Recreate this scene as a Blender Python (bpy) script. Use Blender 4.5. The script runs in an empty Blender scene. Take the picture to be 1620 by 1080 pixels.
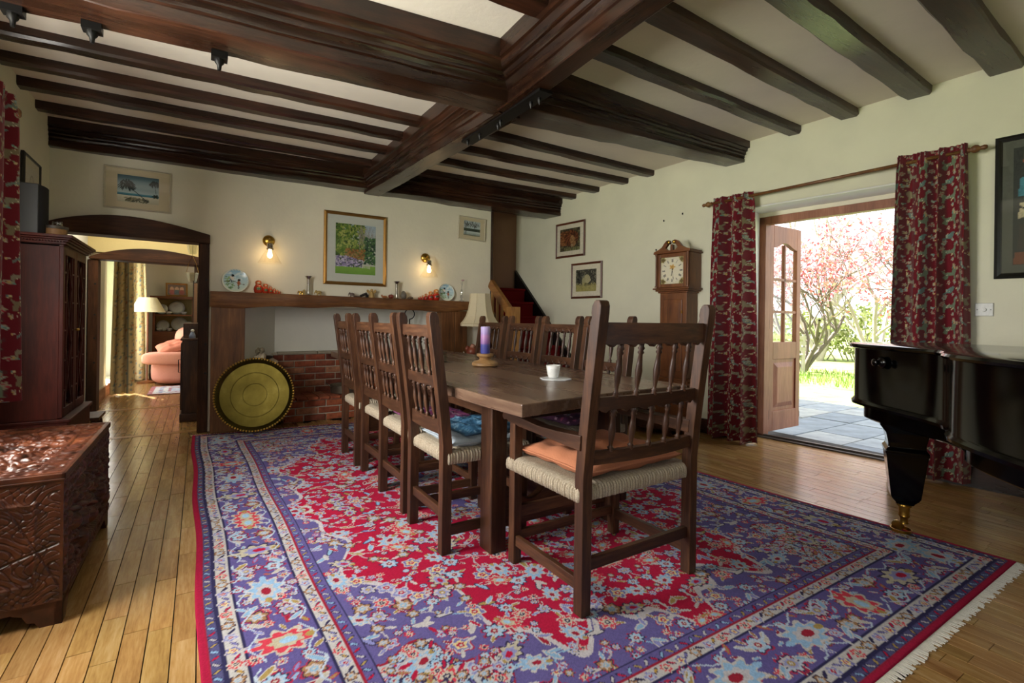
import bpy, bmesh, math, random
import numpy as np
from mathutils import Vector, Matrix
random.seed(7); rng = np.random.default_rng(7)
PI = math.pi
scene = bpy.context.scene
COL = scene.collection

# ---------------------------------------------------------------- camera
YAW, ROLL, EYE = 0.566, 0.0135, 1.09
F = Vector((math.sin(YAW), math.cos(YAW), 0)); R0 = Vector((math.cos(YAW), -math.sin(YAW), 0)); Z = Vector((0, 0, 1))
Rt = R0*math.cos(ROLL) + Z*math.sin(ROLL); Up = -R0*math.sin(ROLL) + Z*math.cos(ROLL)
cd = bpy.data.cameras.new('camera'); cam = bpy.data.objects.new('camera', cd); COL.objects.link(cam)
cd.sensor_width = 36; cd.lens = 778/1620*36; cd.shift_y = -(540-505)/1620; cd.clip_start = .05; cd.clip_end = 200
cam.matrix_world = Matrix(((Rt.x, Up.x, -F.x, 0), (Rt.y, Up.y, -F.y, 0), (Rt.z, Up.z, -F.z, EYE), (0, 0, 0, 1)))
scene.camera = cam

# ---------------------------------------------------------------- light
scene.view_settings.view_transform = 'Standard'; scene.view_settings.look = 'None'
scene.view_settings.gamma = 1; scene.view_settings.use_curve_mapping = False
scene.view_settings.exposure = -0.08
wd = bpy.data.worlds.new('sky'); scene.world = wd; wd.use_nodes = True
bg = wd.node_tree.nodes['Background']; bg.inputs[0].default_value = (.90, .95, 1, 1); bg.inputs[1].default_value = 3.2
def lamp(name, kind, loc, energy, color=(1, 1, 1), to=None, **kw):
    l = bpy.data.lights.new(name, kind); l.energy = energy; l.color = color
    for k, v in kw.items(): setattr(l, k, v)
    o = bpy.data.objects.new(name, l); COL.objects.link(o); o.location = loc
    if to is not None: o.rotation_euler = (Vector(to)-Vector(loc)).to_track_quat('-Z', 'Y').to_euler()
    o['kind'] = 'helper'
    return o
lamp('sun', 'SUN', (0, 0, 10), 38, (1, .96, .88), to=(.35, -.75, 9.44), angle=.01)
# daylight in the curtained left window; next two are fill in added unseen windows
lamp('window_daylight', 'AREA', (-1.12, 2.35, 1.5), 130, (1, .98, .93), to=(1, 2.35, 1.35), shape='RECTANGLE', size=1.15, size_y=1.2)
lamp('window_daylight_near', 'AREA', (-1.12, -.1, 1.5), 10, (1, .98, .94), to=(1, .1, 1.4), shape='RECTANGLE', size=1.3, size_y=1.2)
lamp('window_daylight_end', 'AREA', (1.6, -1.9, 1.55), 1.5, (.95, .98, 1), to=(1.6, 2, 1.5), shape='RECTANGLE', size=2.0, size_y=1.2)
lamp('living_room_window_daylight', 'AREA', (-1.12, 9.1, 1.3), 32, (1, .98, .95), to=(1, 9.0, 1.1), shape='RECTANGLE', size=1.2, size_y=1.3)
lamp('passage_ceiling_light', 'AREA', (-.45, 6.35, 2.29), 14, (1, .93, .78), to=(-.45, 6.35, 0), shape='RECTANGLE', size=.5, size_y=.5)  # added fill to brighten the passage, no fitting there

# ---------------------------------------------------------------- helpers
def lin(c):
    if isinstance(c, str): c = [int(c[i:i+2], 16)/255 for i in (0, 2, 4)]
    return tuple(x/12.92 if x <= .04045 else ((x+.055)/1.055)**2.4 for x in c[:3])
def rgba(c): return (*lin(c), 1)
class Nodes:
    def __init__(s, name):
        s.m = bpy.data.materials.new(name); s.m.use_nodes = True; s.t = s.m.node_tree; s.b = s.t.nodes['Principled BSDF']
    def n(s, typ, **kw):
        x = s.t.nodes.new(typ)
        for k, v in kw.items():
            if k.startswith('i_'):
                key = k[2:]; key = int(key) if key.isdigit() else key.replace('_', ' ')
                x.inputs[key].default_value = v
            else: setattr(x, k, v)
        return x
    def l(s, a, b): s.t.links.new(a, b)
    def coords(s, scale=(1, 1, 1), kind='Object'):
        tc = s.n('ShaderNodeTexCoord'); mp = s.n('ShaderNodeMapping'); mp.inputs['Scale'].default_value = scale
        s.l(tc.outputs[kind], mp.inputs['Vector']); return mp.outputs['Vector']
    def noise(s, vec, scale, detail=3, rough=.55):
        x = s.n('ShaderNodeTexNoise', i_Scale=scale, i_Detail=detail, i_Roughness=rough); s.l(vec, x.inputs['Vector']); return x.outputs['Fac']
    def ramp(s, fac, stops):
        r = s.n('ShaderNodeValToRGB'); e = r.color_ramp.elements
        while len(e) < len(stops): e.new(.5)
        for el, (p, c) in zip(e, stops): el.position = p; el.color = rgba(c)
        s.l(fac, r.inputs['Fac']); return r.outputs['Color']
    def bump(s, h, strength=.3, dist=.01):
        b = s.n('ShaderNodeBump', i_Strength=strength, i_Distance=dist); s.l(h, b.inputs['Height']); s.l(b.outputs['Normal'], s.b.inputs['Normal'])
    def set(s, **kw):
        for k, v in kw.items(): s.b.inputs[k.replace('_', ' ')].default_value = v
        return s.m
MATS = {}
def plain(name, c, rough=.5, metal=0., spec=.5, bump=0, bscale=60, coat=0, trans=0, var=.93):
    if name in MATS: return MATS[name]
    N = Nodes(name); v = N.coords(); f = N.noise(v, bscale, 3)
    dark = tuple(x*var for x in ([int(c[i:i+2], 16)/255 for i in (0, 2, 4)]))
    N.l(N.ramp(f, [(.3, dark), (.7, c)]), N.b.inputs['Base Color'])
    if bump: N.bump(f, bump, .004)
    m = N.set(Roughness=rough, Metallic=metal, Specular_IOR_Level=spec, Coat_Weight=coat, Transmission_Weight=trans); MATS[name] = m; return m
def wood(name, c1, c2, c3=None, axis='Z', scale=9, rough=.38, bump=.25, coat=.0, spec=.5, rand=0.):
    key = name+axis
    if key in MATS: return MATS[key]
    N = Nodes(key); sc = {'X': (.09, 1, 1), 'Y': (1, .09, 1), 'Z': (1, 1, .09)}[axis]
    v = N.coords(sc)
    if rand:
        oi = N.n('ShaderNodeObjectInfo'); ad = N.n('ShaderNodeVectorMath', operation='ADD'); ml = N.n('ShaderNodeMath', operation='MULTIPLY', i_1=37.)
        N.l(oi.outputs['Random'], ml.inputs[0]); N.l(v, ad.inputs[0]); N.l(ml.outputs[0], ad.inputs[1]); v = ad.outputs[0]
    n1 = N.noise(v, scale, 5, .6); n2 = N.noise(v, scale*7, 4, .7); n3 = N.noise(N.coords((1, 1, 1)), 2.3, 3)
    mx = N.n('ShaderNodeMath', operation='MULTIPLY_ADD', i_1=.45); N.l(n2, mx.inputs[0])
    m2 = N.n('ShaderNodeMath', operation='MULTIPLY', i_1=.6); N.l(n1, m2.inputs[0]); N.l(m2.outputs[0], mx.inputs[2])
    fac = mx.outputs[0]
    m3 = N.n('ShaderNodeMath', operation='MULTIPLY_ADD', i_1=.35); N.l(n3, m3.inputs[0]); N.l(fac, m3.inputs[2]); 
    m4 = N.n('ShaderNodeMath', operation='SUBTRACT', i_1=.17); N.l(m3.outputs[0], m4.inputs[0])
    col = N.ramp(m4.outputs[0], [(.33, c1), (.52, c2), (.72, c3 or c2)])
    if rand:
        hs = N.n('ShaderNodeHueSaturation'); N.l(col, hs.inputs['Color'])
        mr = N.n('ShaderNodeMapRange', i_3=1-rand, i_4=1+rand); N.l(oi.outputs['Random'], mr.inputs[0]); N.l(mr.outputs[0], hs.inputs['Value']); col = hs.outputs[0]
    N.l(col, N.b.inputs['Base Color']); N.bump(m4.outputs[0], bump, .006)
    rr = N.n('ShaderNodeMapRange', i_3=rough-.1, i_4=rough+.14); N.l(n1, rr.inputs[0]); N.l(rr.outputs[0], N.b.inputs['Roughness'])
    m = N.set(Coat_Weight=coat, Coat_Roughness=.25, Specular_IOR_Level=spec); MATS[key] = m; return m
def vcol(name, rough=.8, bump=0, bscale=300, coat=0, spec=.3, sheen=0):
    if name in MATS: return MATS[name]
    N = Nodes(name); a = N.n('ShaderNodeVertexColor', layer_name='Col')
    f = N.noise(N.coords(), bscale, 3)
    hs = N.n('ShaderNodeHueSaturation'); mr = N.n('ShaderNodeMapRange', i_3=.82, i_4=1.15); N.l(f, mr.inputs[0]); N.l(mr.outputs[0], hs.inputs['Value'])
    N.l(a.outputs['Color'], hs.inputs['Color']); N.l(hs.outputs[0], N.b.inputs['Base Color'])
    if bump: N.bump(f, bump, .003)
    m = N.set(Roughness=rough, Coat_Weight=coat, Specular_IOR_Level=spec, Sheen_Weight=sheen); MATS[name] = m; return m
def glassmat(name='glass', tint=(1, 1, 1), rough=.0, mixf=.0):
    if name in MATS: return MATS[name]
    m = bpy.data.materials.new(name); m.use_nodes = True; t = m.node_tree; t.nodes.clear()
    o = t.nodes.new('ShaderNodeOutputMaterial'); mx = t.nodes.new('ShaderNodeMixShader'); tr = t.nodes.new('ShaderNodeBsdfTransparent'); gl = t.nodes.new('ShaderNodeBsdfGlossy')
    tr.inputs[0].default_value = (*tint, 1); gl.inputs['Roughness'].default_value = max(rough, .02)
    lw = t.nodes.new('ShaderNodeLayerWeight'); lw.inputs[0].default_value = .5; pw = t.nodes.new('ShaderNodeMath'); pw.operation = 'POWER'; pw.inputs[1].default_value = 4.
    ma = t.nodes.new('ShaderNodeMath'); ma.operation = 'MULTIPLY_ADD'; ma.inputs[1].default_value = .5; ma.inputs[2].default_value = .025+mixf
    t.links.new(lw.outputs['Facing'], pw.inputs[0]); t.links.new(pw.outputs[0], ma.inputs[0]); t.links.new(ma.outputs[0], mx.inputs[0])
    t.links.new(tr.outputs[0], mx.inputs[1]); t.links.new(gl.outputs[0], mx.inputs[2]); t.links.new(mx.outputs[0], o.inputs[0])
    MATS[name] = m; return m
def emit(name, c, s):
    if name in MATS: return MATS[name]
    N = Nodes(name); N.b.inputs['Emission Color'].default_value = rgba(c); N.b.inputs['Emission Strength'].default_value = s
    m = N.set(Base_Color=rgba(c)); MATS[name] = m; return m

class MB:
    def __init__(s): s.v = []; s.f = []
    def add(s, vs, fs):
        o = len(s.v); s.v += [tuple(map(float, p)) for p in vs]; s.f += [tuple(i+o for i in f) for f in fs]; return s
    def hexa(s, p): return s.add(p, [(0, 3, 2, 1), (4, 5, 6, 7), (0, 1, 5, 4), (1, 2, 6, 5), (2, 3, 7, 6), (3, 0, 4, 7)])
    def box(s, x0, x1, y0, y1, z0, z1): return s.hexa([(x0, y0, z0), (x1, y0, z0), (x1, y1, z0), (x0, y1, z0), (x0, y0, z1), (x1, y0, z1), (x1, y1, z1), (x0, y1, z1)])
    def taper(s, x0, x1, y0, y1, z0, z1, t):  # top inset t
        return s.hexa([(x0, y0, z0), (x1, y0, z0), (x1, y1, z0), (x0, y1, z0), (x0+t, y0+t, z1), (x1-t, y0+t, z1), (x1-t, y1-t, z1), (x0+t, y1-t, z1)])
    def bar(s, a, b, w, h=None, up=(0, 0, 1)):
        h = h or w; a = Vector(a); b = Vector(b); d = (b-a).normalized(); sd = d.cross(Vector(up))
        if sd.length < 1e-4: sd = d.cross(Vector((1, 0, 0)))
        sd.normalize(); u = sd.cross(d)
        q = lambda p: [p-sd*w/2-u*h/2, p+sd*w/2-u*h/2, p+sd*w/2+u*h/2, p-sd*w/2+u*h/2]
        return s.hexa(q(a)+q(b))
    def prism(s, poly, a, b, axis='y'):
        n = len(poly); P = {'x': lambda p, t: (t, p[0], p[1]), 'y': lambda p, t: (p[0], t, p[1]), 'z': lambda p, t: (p[0], p[1], t)}[axis]
        vs = [P(p, a) for p in poly]+[P(p, b) for p in poly]
        return s.add(vs, [tuple(range(n))[::-1], tuple(range(n, 2*n))]+[(i, (i+1) % n, n+(i+1) % n, n+i) for i in range(n)])
    def lathe(s, prof, n=16, c=(0, 0, 0), axis='z', cap=True):
        vs = []; m = len(prof)
        for r, z in prof:
            for k in range(n):
                a = 2*PI*k/n; x, y = r*math.cos(a), r*math.sin(a)
                p = {'z': (x, y, z), 'x': (z, x, y), 'y': (x, z, y)}[axis]; vs.append((p[0]+c[0], p[1]+c[1], p[2]+c[2]))
        fs = [(i*n+k, i*n+(k+1) % n, (i+1)*n+(k+1) % n, (i+1)*n+k) for i in range(m-1) for k in range(n)]
        if cap: fs += [tuple(range(n))[::-1], tuple(range((m-1)*n, m*n))]
        return s.add(vs, fs)
    def tube(s, pts, r, n=8, cap=True):
        pts = [Vector(p) for p in pts]; rs = r if isinstance(r, (list, tuple)) else [r]*len(pts); vs = []; m = len(pts)
        d0 = (pts[1]-pts[0]).normalized(); u = d0.cross(Vector((0, 0, 1)))
        if u.length < 1e-3: u = Vector((1, 0, 0))
        u.normalize()
        for i, p in enumerate(pts):
            d = (pts[min(i+1, m-1)]-pts[max(i-1, 0)]).normalized(); u = (u-d*u.dot(d)).normalized(); w = d.cross(u)
            vs += [p+(u*math.cos(2*PI*k/n)+w*math.sin(2*PI*k/n))*rs[i] for k in range(n)]
        fs = [(i*n+k, i*n+(k+1) % n, (i+1)*n+(k+1) % n, (i+1)*n+k) for i in range(m-1) for k in range(n)]
        if cap: fs += [tuple(range(n))[::-1], tuple(range((m-1)*n, m*n))]
        return s.add(vs, fs)
    def ball(s, c, r, nu=12, nv=8):
        rx, ry, rz = r if isinstance(r, (tuple, list)) else (r, r, r)
        vs = [(c[0]+rx*math.sin(PI*j/nv)*math.cos(2*PI*i/nu), c[1]+ry*math.sin(PI*j/nv)*math.sin(2*PI*i/nu), c[2]-rz*math.cos(PI*j/nv)) for j in range(nv+1) for i in range(nu)]
        return s.add(vs, [(j*nu+i, j*nu+(i+1) % nu, (j+1)*nu+(i+1) % nu, (j+1)*nu+i) for j in range(nv) for i in range(nu)])
    def grid(s, fn, nu, nv, closed=False):
        vs = [fn(i/nu, j/nv) for j in range(nv+1) for i in range(nu+1)]; w = nu+1
        return s.add(vs, [(j*w+i, j*w+i+1, (j+1)*w+i+1, (j+1)*w+i) for j in range(nv) for i in range(nu)])
    def frame(s, w, h, b, d, z0=0):  # picture frame in xz, front at y=0 going back to y=d, bevelled inwards
        o = [(-w/2, 0), (w/2, 0), (w/2, h), (-w/2, h)]; i = [(-w/2+b, b), (w/2-b, b), (w/2-b, h-b), (-w/2+b, h-b)]; mid = [(-w/2+b*.45, b*.45), (w/2-b*.45, b*.45), (w/2-b*.45, h-b*.45), (-w/2+b*.45, h-b*.45)]
        vs = [(x, d, z) for x, z in o]+[(x, d*.3, z) for x, z in o]+[(x, 0, z) for x, z in mid]+[(x, d*.5, z) for x, z in i]
        fs = [(3, 2, 1, 0)]
        for r in range(3):
            for k in range(4): fs.append((r*4+k, r*4+(k+1) % 4, (r+1)*4+(k+1) % 4, (r+1)*4+k))
        return s.add(vs, fs)
    def mesh(s, name):
        me = bpy.data.meshes.new(name); me.from_pydata(s.v, [], s.f); me.update(); return me
    def fixn(s, me):
        bm = bmesh.new(); bm.from_mesh(me); bmesh.ops.recalc_face_normals(bm, faces=bm.faces); bm.to_mesh(me); bm.free()
    def put(s, name, mat, parent=None, label=None, cat=None, group=None, kind=None, smooth=False, bevel=0, loc=None, rot=None, seg=2, fix=True):
        me = s.mesh(name)
        if fix: s.fixn(me)
        o = obj(name, me, mat, parent, label, cat, group, kind, smooth, loc, rot)
        if bevel:
            b = o.modifiers.new('b', 'BEVEL'); b.width = bevel; b.segments = seg; b.limit_method = 'ANGLE'; b.angle_limit = .6
        return o
def tag(o, label=None, cat=None, group=None, kind=None):
    if label: o['label'] = label
    if cat: o['category'] = cat
    if group: o['group'] = group
    if kind: o['kind'] = kind
    return o
def obj(name, me, mat, parent=None, label=None, cat=None, group=None, kind=None, smooth=False, loc=None, rot=None):
    if mat is not None: me.materials.append(mat)
    if smooth:
        me.polygons.foreach_set('use_smooth', np.ones(len(me.polygons), bool))
        if smooth != 'all':
            try: me.set_sharp_from_angle(angle=.7)
            except Exception: pass
    o = bpy.data.objects.new(name, me); COL.objects.link(o); o.parent = parent
    if loc is not None: o.location = loc
    if rot is not None: o.rotation_euler = rot if isinstance(rot, (tuple, list)) else (0, 0, rot)
    return tag(o, label, cat, group, kind)
def T(name, label, cat, loc=(0, 0, 0), rz=0, group=None, kind=None, rot=None):
    o = bpy.data.objects.new(name, None); COL.objects.link(o); o.location = loc; o.rotation_euler = rot or (0, 0, rz); o.empty_display_size = .1
    return tag(o, label, cat, group, kind)
def kids(o): return [c for c in COL.objects if c.parent == o]
def copy_tree(o, parent=None, label=None, loc=None, rz=None):
    c = o.copy(); COL.objects.link(c); c.parent = parent
    if label: c['label'] = label
    if loc is not None: c.location = loc
    if rz is not None: c.rotation_euler = (0, 0, rz)
    for k in kids(o): copy_tree(k, c)
    return c
def share(name, me, parent, loc=(0, 0, 0), rot=(0, 0, 0), scale=(1, 1, 1), label=None, cat=None, group=None, kind=None):
    o = bpy.data.objects.new(name, me); COL.objects.link(o); o.parent = parent; o.location = loc; o.rotation_euler = rot; o.scale = scale
    return tag(o, label, cat, group, kind)

# painted canvases (numpy, sRGB) turned into finely divided meshes with a colour attribute
class Canvas:
    def __init__(s, w, h, res, c): s.w, s.h, s.res = w, h, res; s.nx, s.ny = int(w/res)+1, int(h/res)+1; s.a = np.empty((s.ny, s.nx, 3), np.float32); s.a[:] = hexc(c); s.X, s.Y = np.meshgrid(np.linspace(0, w, s.nx), np.linspace(0, h, s.ny))
    def win(s, x, y, r):
        i0, i1 = max(0, int((x-r)/s.res)), min(s.nx, int((x+r)/s.res)+2); j0, j1 = max(0, int((y-r)/s.res)), min(s.ny, int((y+r)/s.res)+2)
        return (slice(j0, j1), slice(i0, i1)) if i1 > i0 and j1 > j0 else None
    def ell(s, x, y, rx, ry, c, rot=0, wav=0, n=6, ph=0):
        w = s.win(x, y, max(rx, ry)*(1+wav)+s.res)
        if not w: return
        dx, dy = s.X[w]-x, s.Y[w]-y; u = (dx*math.cos(rot)+dy*math.sin(rot))/rx; v = (-dx*math.sin(rot)+dy*math.cos(rot))/ry
        q = np.hypot(u, v)
        if wav: q = q/(1+wav*np.cos(n*np.arctan2(v, u)+ph))
        s.a[w][q < 1] = hexc(c)
    def line(s, pts, wd, c):
        for (x0, y0), (x1, y1) in zip(pts[:-1], pts[1:]):
            cx, cy = (x0+x1)/2, (y0+y1)/2; L = math.hypot(x1-x0, y1-y0); w = s.win(cx, cy, L/2+wd)
            if not w or L == 0: continue
            dx, dy = s.X[w]-x0, s.Y[w]-y0; t = np.clip((dx*(x1-x0)+dy*(y1-y0))/L/L, 0, 1)
            s.a[w][np.hypot(dx-t*(x1-x0), dy-t*(y1-y0)) < wd/2] = hexc(c)
    def poly(s, pts, c, ox=0, oy=0, k=1, flip=1):
        P = [(ox+flip*k*x, oy+k*y) for x, y in pts]; xs = [p[0] for p in P]; ys = [p[1] for p in P]
        cx, cy = (min(xs)+max(xs))/2, (min(ys)+max(ys))/2; w = s.win(cx, cy, max(max(xs)-min(xs), max(ys)-min(ys))/2+s.res)
        if not w: return
        X, Y = s.X[w], s.Y[w]; ins = np.zeros(X.shape, bool)
        for (x0, y0), (x1, y1) in zip(P, P[1:]+P[:1]):
            if y0 == y1: continue
            ins ^= ((y0 > Y) != (y1 > Y)) & (X < (x1-x0)*(Y-y0)/(y1-y0)+x0)
        s.a[w][ins] = hexc(c)
    def mask(s, m, c): s.a[m] = hexc(c)
    def vgrad(s, y0, y1, c0, c1):
        m = (s.Y >= y0) & (s.Y <= y1); t = ((s.Y[m]-y0)/(y1-y0))[:, None]; s.a[m] = np.array(hexc(c0))*(1-t)+np.array(hexc(c1))*t
    def speck(s, amt): s.a *= (1+amt*(rng.random((s.ny, s.nx, 1))-.5)).astype(np.float32)
    def colors(s):
        a = np.clip(s.a, 0, 1); l = np.where(a <= .04045, a/12.92, ((a+.055)/1.055)**2.4); o = np.ones((s.ny, s.nx, 4), np.float32); o[..., :3] = l; return o
def hexc(c): return [int(c[i:i+2], 16)/255 for i in (0, 2, 4)] if isinstance(c, str) else c
def gridmesh(name, P, col):  # P (ny,nx,3), col (ny,nx,4)
    ny, nx = P.shape[:2]; me = bpy.data.meshes.new(name); nv = nx*ny; nf = (nx-1)*(ny-1)
    i = (np.arange(ny-1)[:, None]*nx+np.arange(nx-1)[None]).ravel(); q = np.stack([i, i+1, i+1+nx, i+nx], 1).astype(np.int32)
    me.vertices.add(nv); me.vertices.foreach_set('co', P.astype(np.float32).ravel()); me.loops.add(nf*4); me.loops.foreach_set('vertex_index', q.ravel())
    me.polygons.add(nf); me.polygons.foreach_set('loop_start', np.arange(nf, dtype=np.int32)*4)
    me.update(calc_edges=True); me.validate()
    a = me.color_attributes.new('Col', 'FLOAT_COLOR', 'POINT'); a.data.foreach_set('color', col.astype(np.float32).ravel()); return me
def painted(name, cv, mat, parent, w, h, y=0):  # flat print standing in xz, centred on x, bottom at z=0
    xs = np.linspace(-w/2, w/2, cv.nx); zs = np.linspace(0, h, cv.ny); P = np.zeros((cv.ny, cv.nx, 3)); P[..., 0] = xs[None]; P[..., 2] = zs[:, None]; P[..., 1] = y
    return obj(name, gridmesh(name, P, cv.colors()), mat, parent)

# ---------------------------------------------------------------- materials
M_plaster = None
def plaster(name, c):
    N = Nodes(name); v = N.coords(); f = N.noise(v, 3.0, 4); g = N.noise(v, 26, 4)
    N.l(N.ramp(f, [(.3, tuple(x*.965 for x in hexc(c))), (.7, c)]), N.b.inputs['Base Color']); N.bump(g, .12, .012); return N.set(Roughness=.9, Specular_IOR_Level=.15)
M_wall = plaster('cream_plaster', 'e6dfca'); M_wallr = plaster('green_cream_plaster', 'dfdcc4'); M_ceil = plaster('white_plaster', 'e8dfd0'); M_wallg = plaster('pale_plaster', 'e4e2d6'); M_yellow = plaster('yellow_plaster', 'ead79c'); M_reveal = plaster('white_reveal', 'f2f2ee')  # right wall plaster has green light off the lawn put into its colour
def M_beam(ax): return wood('dark_beam', '120804', '28150b', '48291a', ax, 7, .27, .4, 0, .5)
def M_post(ax): return wood('post_oak', '1c0f08', '382012', '5a3822', ax, 7, .6, .5, 0, .25)
def M_oak(ax): return wood('chair_oak', '20110a', '3d2416', '664229', ax, 10, .42, .2, 0, .4)
def M_table(ax): return wood('table_oak', '46332a', '614a3c', '7d6552', ax, 6, .26, .03, 0, .5)
def M_mant(ax): return wood('mantel_oak', '3a2210', '6b4424', '97683c', ax, 5, .5, .6, 0, .4)
def M_mah(ax): return wood('mahogany', '240907', '3e140d', '5a2217', ax, 8, .5, .06, 0, .22)
def M_door(ax): return wood('hardwood_door', '6e3f2b', '8d583f', 'a87258', ax, 9, .45, .15, 0, .4)
def M_clock(ax): return wood('clock_oak', '42210f', '6b3d1c', '8a552a', ax, 8, .4, .15, .1, .5)
M_brass = plain('brass', 'c9a04a', .28, 1.); M_gold = plain('gilt', 'b08445', .42, .8); M_iron = plain('black_iron', '141210', .5, .6); M_silver = plain('silver', 'c9c3b8', .22, 1.)
M_black = plain('piano_black', '020202', .12, 0, .35); M_cream = plain('cream_card', 'ddd5bd', .85); M_glass = glassmat(); M_white = plain('white_glaze', 'efefec', .18)
M_dark = plain('near_black', '0a0807', .7)
# ================================================================ the room
def xr(y): return 4.425-(y-1.11)*.11125           # inner face of the right wall (it runs slightly askew)
def zc(x, y):                                     # ceiling height (an old, uneven ceiling)
    t = (x+1.045)/(5.3); return 2.668+max(0, min(1.1, t))*(.012+(5.1-y)*.0315)
def skew(mb, y0, y1, o0, o1, z0, z1, n=1):
    for k in range(n):
        a, b = y0+(y1-y0)*k/n, y0+(y1-y0)*(k+1)/n
        mb.hexa([(xr(a)+o0, a, z0), (xr(a)+o1, a, z0), (xr(b)+o1, b, z0), (xr(b)+o0, b, z0), (xr(a)+o0, a, z1), (xr(a)+o1, a, z1), (xr(b)+o1, b, z1), (xr(b)+o0, b, z1)])
    return mb
S = dict(kind='structure')
# floor base and boards
fl = MB().box(-1.4, 4.95, -2.2, 5.6, -.12, -.014).box(-1.4, 4.2, 5.6, 11.6, -.12, -.014).put('floor', plain('floor_underlay', '1a110a', .8), **S)
def plank_mat(name, island):
    N = Nodes(name); g = N.n('ShaderNodeNewGeometry'); oi = N.n('ShaderNodeObjectInfo')
    rnd = g.outputs['Random Per Island'] if island else oi.outputs['Random']
    ml = N.n('ShaderNodeMath', operation='MULTIPLY', i_1=91.); N.l(rnd, ml.inputs[0])
    mp = N.n('ShaderNodeMapping'); mp.inputs['Scale'].default_value = (1, .1, 1); N.l(g.outputs['Position'], mp.inputs['Vector'])
    ad = N.n('ShaderNodeVectorMath', operation='ADD'); N.l(mp.outputs[0], ad.inputs[0]); N.l(ml.outputs[0], ad.inputs[1])
    n1 = N.noise(ad.outputs[0], 22, 5, .65); n2 = N.noise(ad.outputs[0], 150, 3)
    mx = N.n('ShaderNodeMath', operation='MULTIPLY_ADD', i_1=.3); N.l(n2, mx.inputs[0])
    m2 = N.n('ShaderNodeMath', operation='MULTIPLY', i_1=.7); N.l(n1, m2.inputs[0]); N.l(m2.outputs[0], mx.inputs[2])
    c = N.ramp(mx.outputs[0], [(.3, '7d5930'), (.5, '9c7848'), (.72, 'b49468')])
    hs = N.n('ShaderNodeHueSaturation'); mr = N.n('ShaderNodeMapRange', i_3=.87, i_4=1.09); N.l(rnd, mr.inputs[0]); N.l(mr.outputs[0], hs.inputs['Value'])
    m3 = N.n('ShaderNodeMath', operation='FRACT'); N.l(ml.outputs[0], m3.inputs[0]); mr2 = N.n('ShaderNodeMapRange', i_3=.492, i_4=.507); N.l(m3.outputs[0], mr2.inputs[0]); N.l(mr2.outputs[0], hs.inputs['Hue'])
    N.l(c, hs.inputs['Color']); N.l(hs.outputs[0], N.b.inputs['Base Color']); N.bump(mx.outputs[0], .1, .003)
    rr = N.n('ShaderNodeMapRange', i_3=.12, i_4=.28); N.l(N.noise(N.coords((1, 1, 1)), 1.7, 4), rr.inputs[0]); N.l(rr.outputs[0], N.b.inputs['Roughness'])
    return N.set(Specular_IOR_Level=.5)
MP1, MP2 = plank_mat('floor_board', False), plank_mat('floor_board_field', True)
def campix(x, y, z=0):
    d = Vector((x, y, z-EYE)); t = d.dot(F)
    return (810+778*d.dot(Rt)/t, 505-778*d.dot(Up)/t, t) if t > .1 else None
pl = []
x = -1.05; w = .0702
while x < 4.95:
    y = -1.0+random.random()*.3
    while y < 7.12:
        L = random.choice((.27, .33, .38, .44)); cx, cy = x+w/2, y+L/2
        inroom = (cx < xr(cy)+.3 and cy < 5.5) or (-1.05 < cx < .33 and 5.5 <= cy)
        und = .12 < cx < 2.65 and .8 < cy < 4.8
        if inroom and not und:
            p = campix(cx, cy); vis = p and -40 < p[0] < 1660 and p[1] < 1110
            pl.append((w*L*(EYE/ p[2])/p[2]**2 if vis else 0, cx, cy, L))
        y += L
    x += w
pl.sort(key=lambda a: -a[0])
um = {}
rest = MB()
for k, (s_, cx, cy, L) in enumerate(pl):
    g, h_ = .0011, .0003
    if k < 300 and s_ > 0:
        if L not in um:
            um[L] = MB().taper(-w/2+g, w/2-g, -L/2+h_, L/2-h_, -.014, 0, .0006).mesh('plank'); um[L].materials.append(MP1)
        share('plank', um[L], fl, (cx, cy, random.uniform(-.0006, .0004)))
    else: rest.taper(cx-w/2+g, cx+w/2-g, cy-L/2+h_, cy+L/2-h_, -.014, random.uniform(-.0006, .0004), .0006)
rest.put('plank_field', MP2, fl, kind='stuff')
far = MB(); x = -1.05
while x < 3.3:
    y = 7.12+random.random()*-.0
    while y < 11.4:
        L = random.uniform(.6, 1.1); far.box(x+.001, x+.118, y+.001, min(y+L, 11.5)-.001, -.014, 0); y += L
    x += .12
far.put('plank_field', MP2, fl, kind='stuff')
MB().box(-1.05, .33, 5.47, 5.545, -.014, .0015).put('threshold_board', M_oakl if False else wood('threshold_oak', '7a5228', '9a6e3a', 'ad8450', 'X', 12, .3, .1), fl)
MB().box(-1.05, .33, 7.06, 7.16, -.014, .0015).put('threshold_board', MATS['threshold_oakX'], fl)

# walls
wr = skew(skew(skew(MB(), -2.2, 1.40, 0, .30, -.1, 3.1, 4), 2.74, 6.25, 0, .30, -.1, 3.1, 4), 1.40, 2.74, 0, .30, 2.145, 3.1)
wr.prism([(xr(2.66), 2.66), (xr(2.74), 2.74), (xr(2.74)+.30, 2.74)], -.1, 2.145, 'z')
wr.put('wall_right', M_wallr, **S)
wb = MB().box(-1.35, -1.0, 5.42, 5.54, 0, 3.1).box(-1.0, .02, 5.42, 5.54, 1.79, 3.1).box(.02, .37, 5.42, 5.54, 0, 3.1).box(.37, 2.46, 5.42, 5.54, 1.19, 3.1).box(2.46, 3.112, 5.42, 5.54, 0, 3.1)
wb.put('wall_back', M_wall, **S)
wl = MB()
wins = [(-.8, .6), (1.78, 2.92)]; ys = [-2.2]+[v for p in wins for v in p]+[5.54]
for a, b in zip(ys[0::2], ys[1::2]): wl.box(-1.36, -1.045, a, b, -.1, 3.1)
for a, b in wins: wl.box(-1.36, -1.045, a, b, -.1, .86); wl.box(-1.36, -1.045, a, b, 2.12, 3.1)
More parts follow.
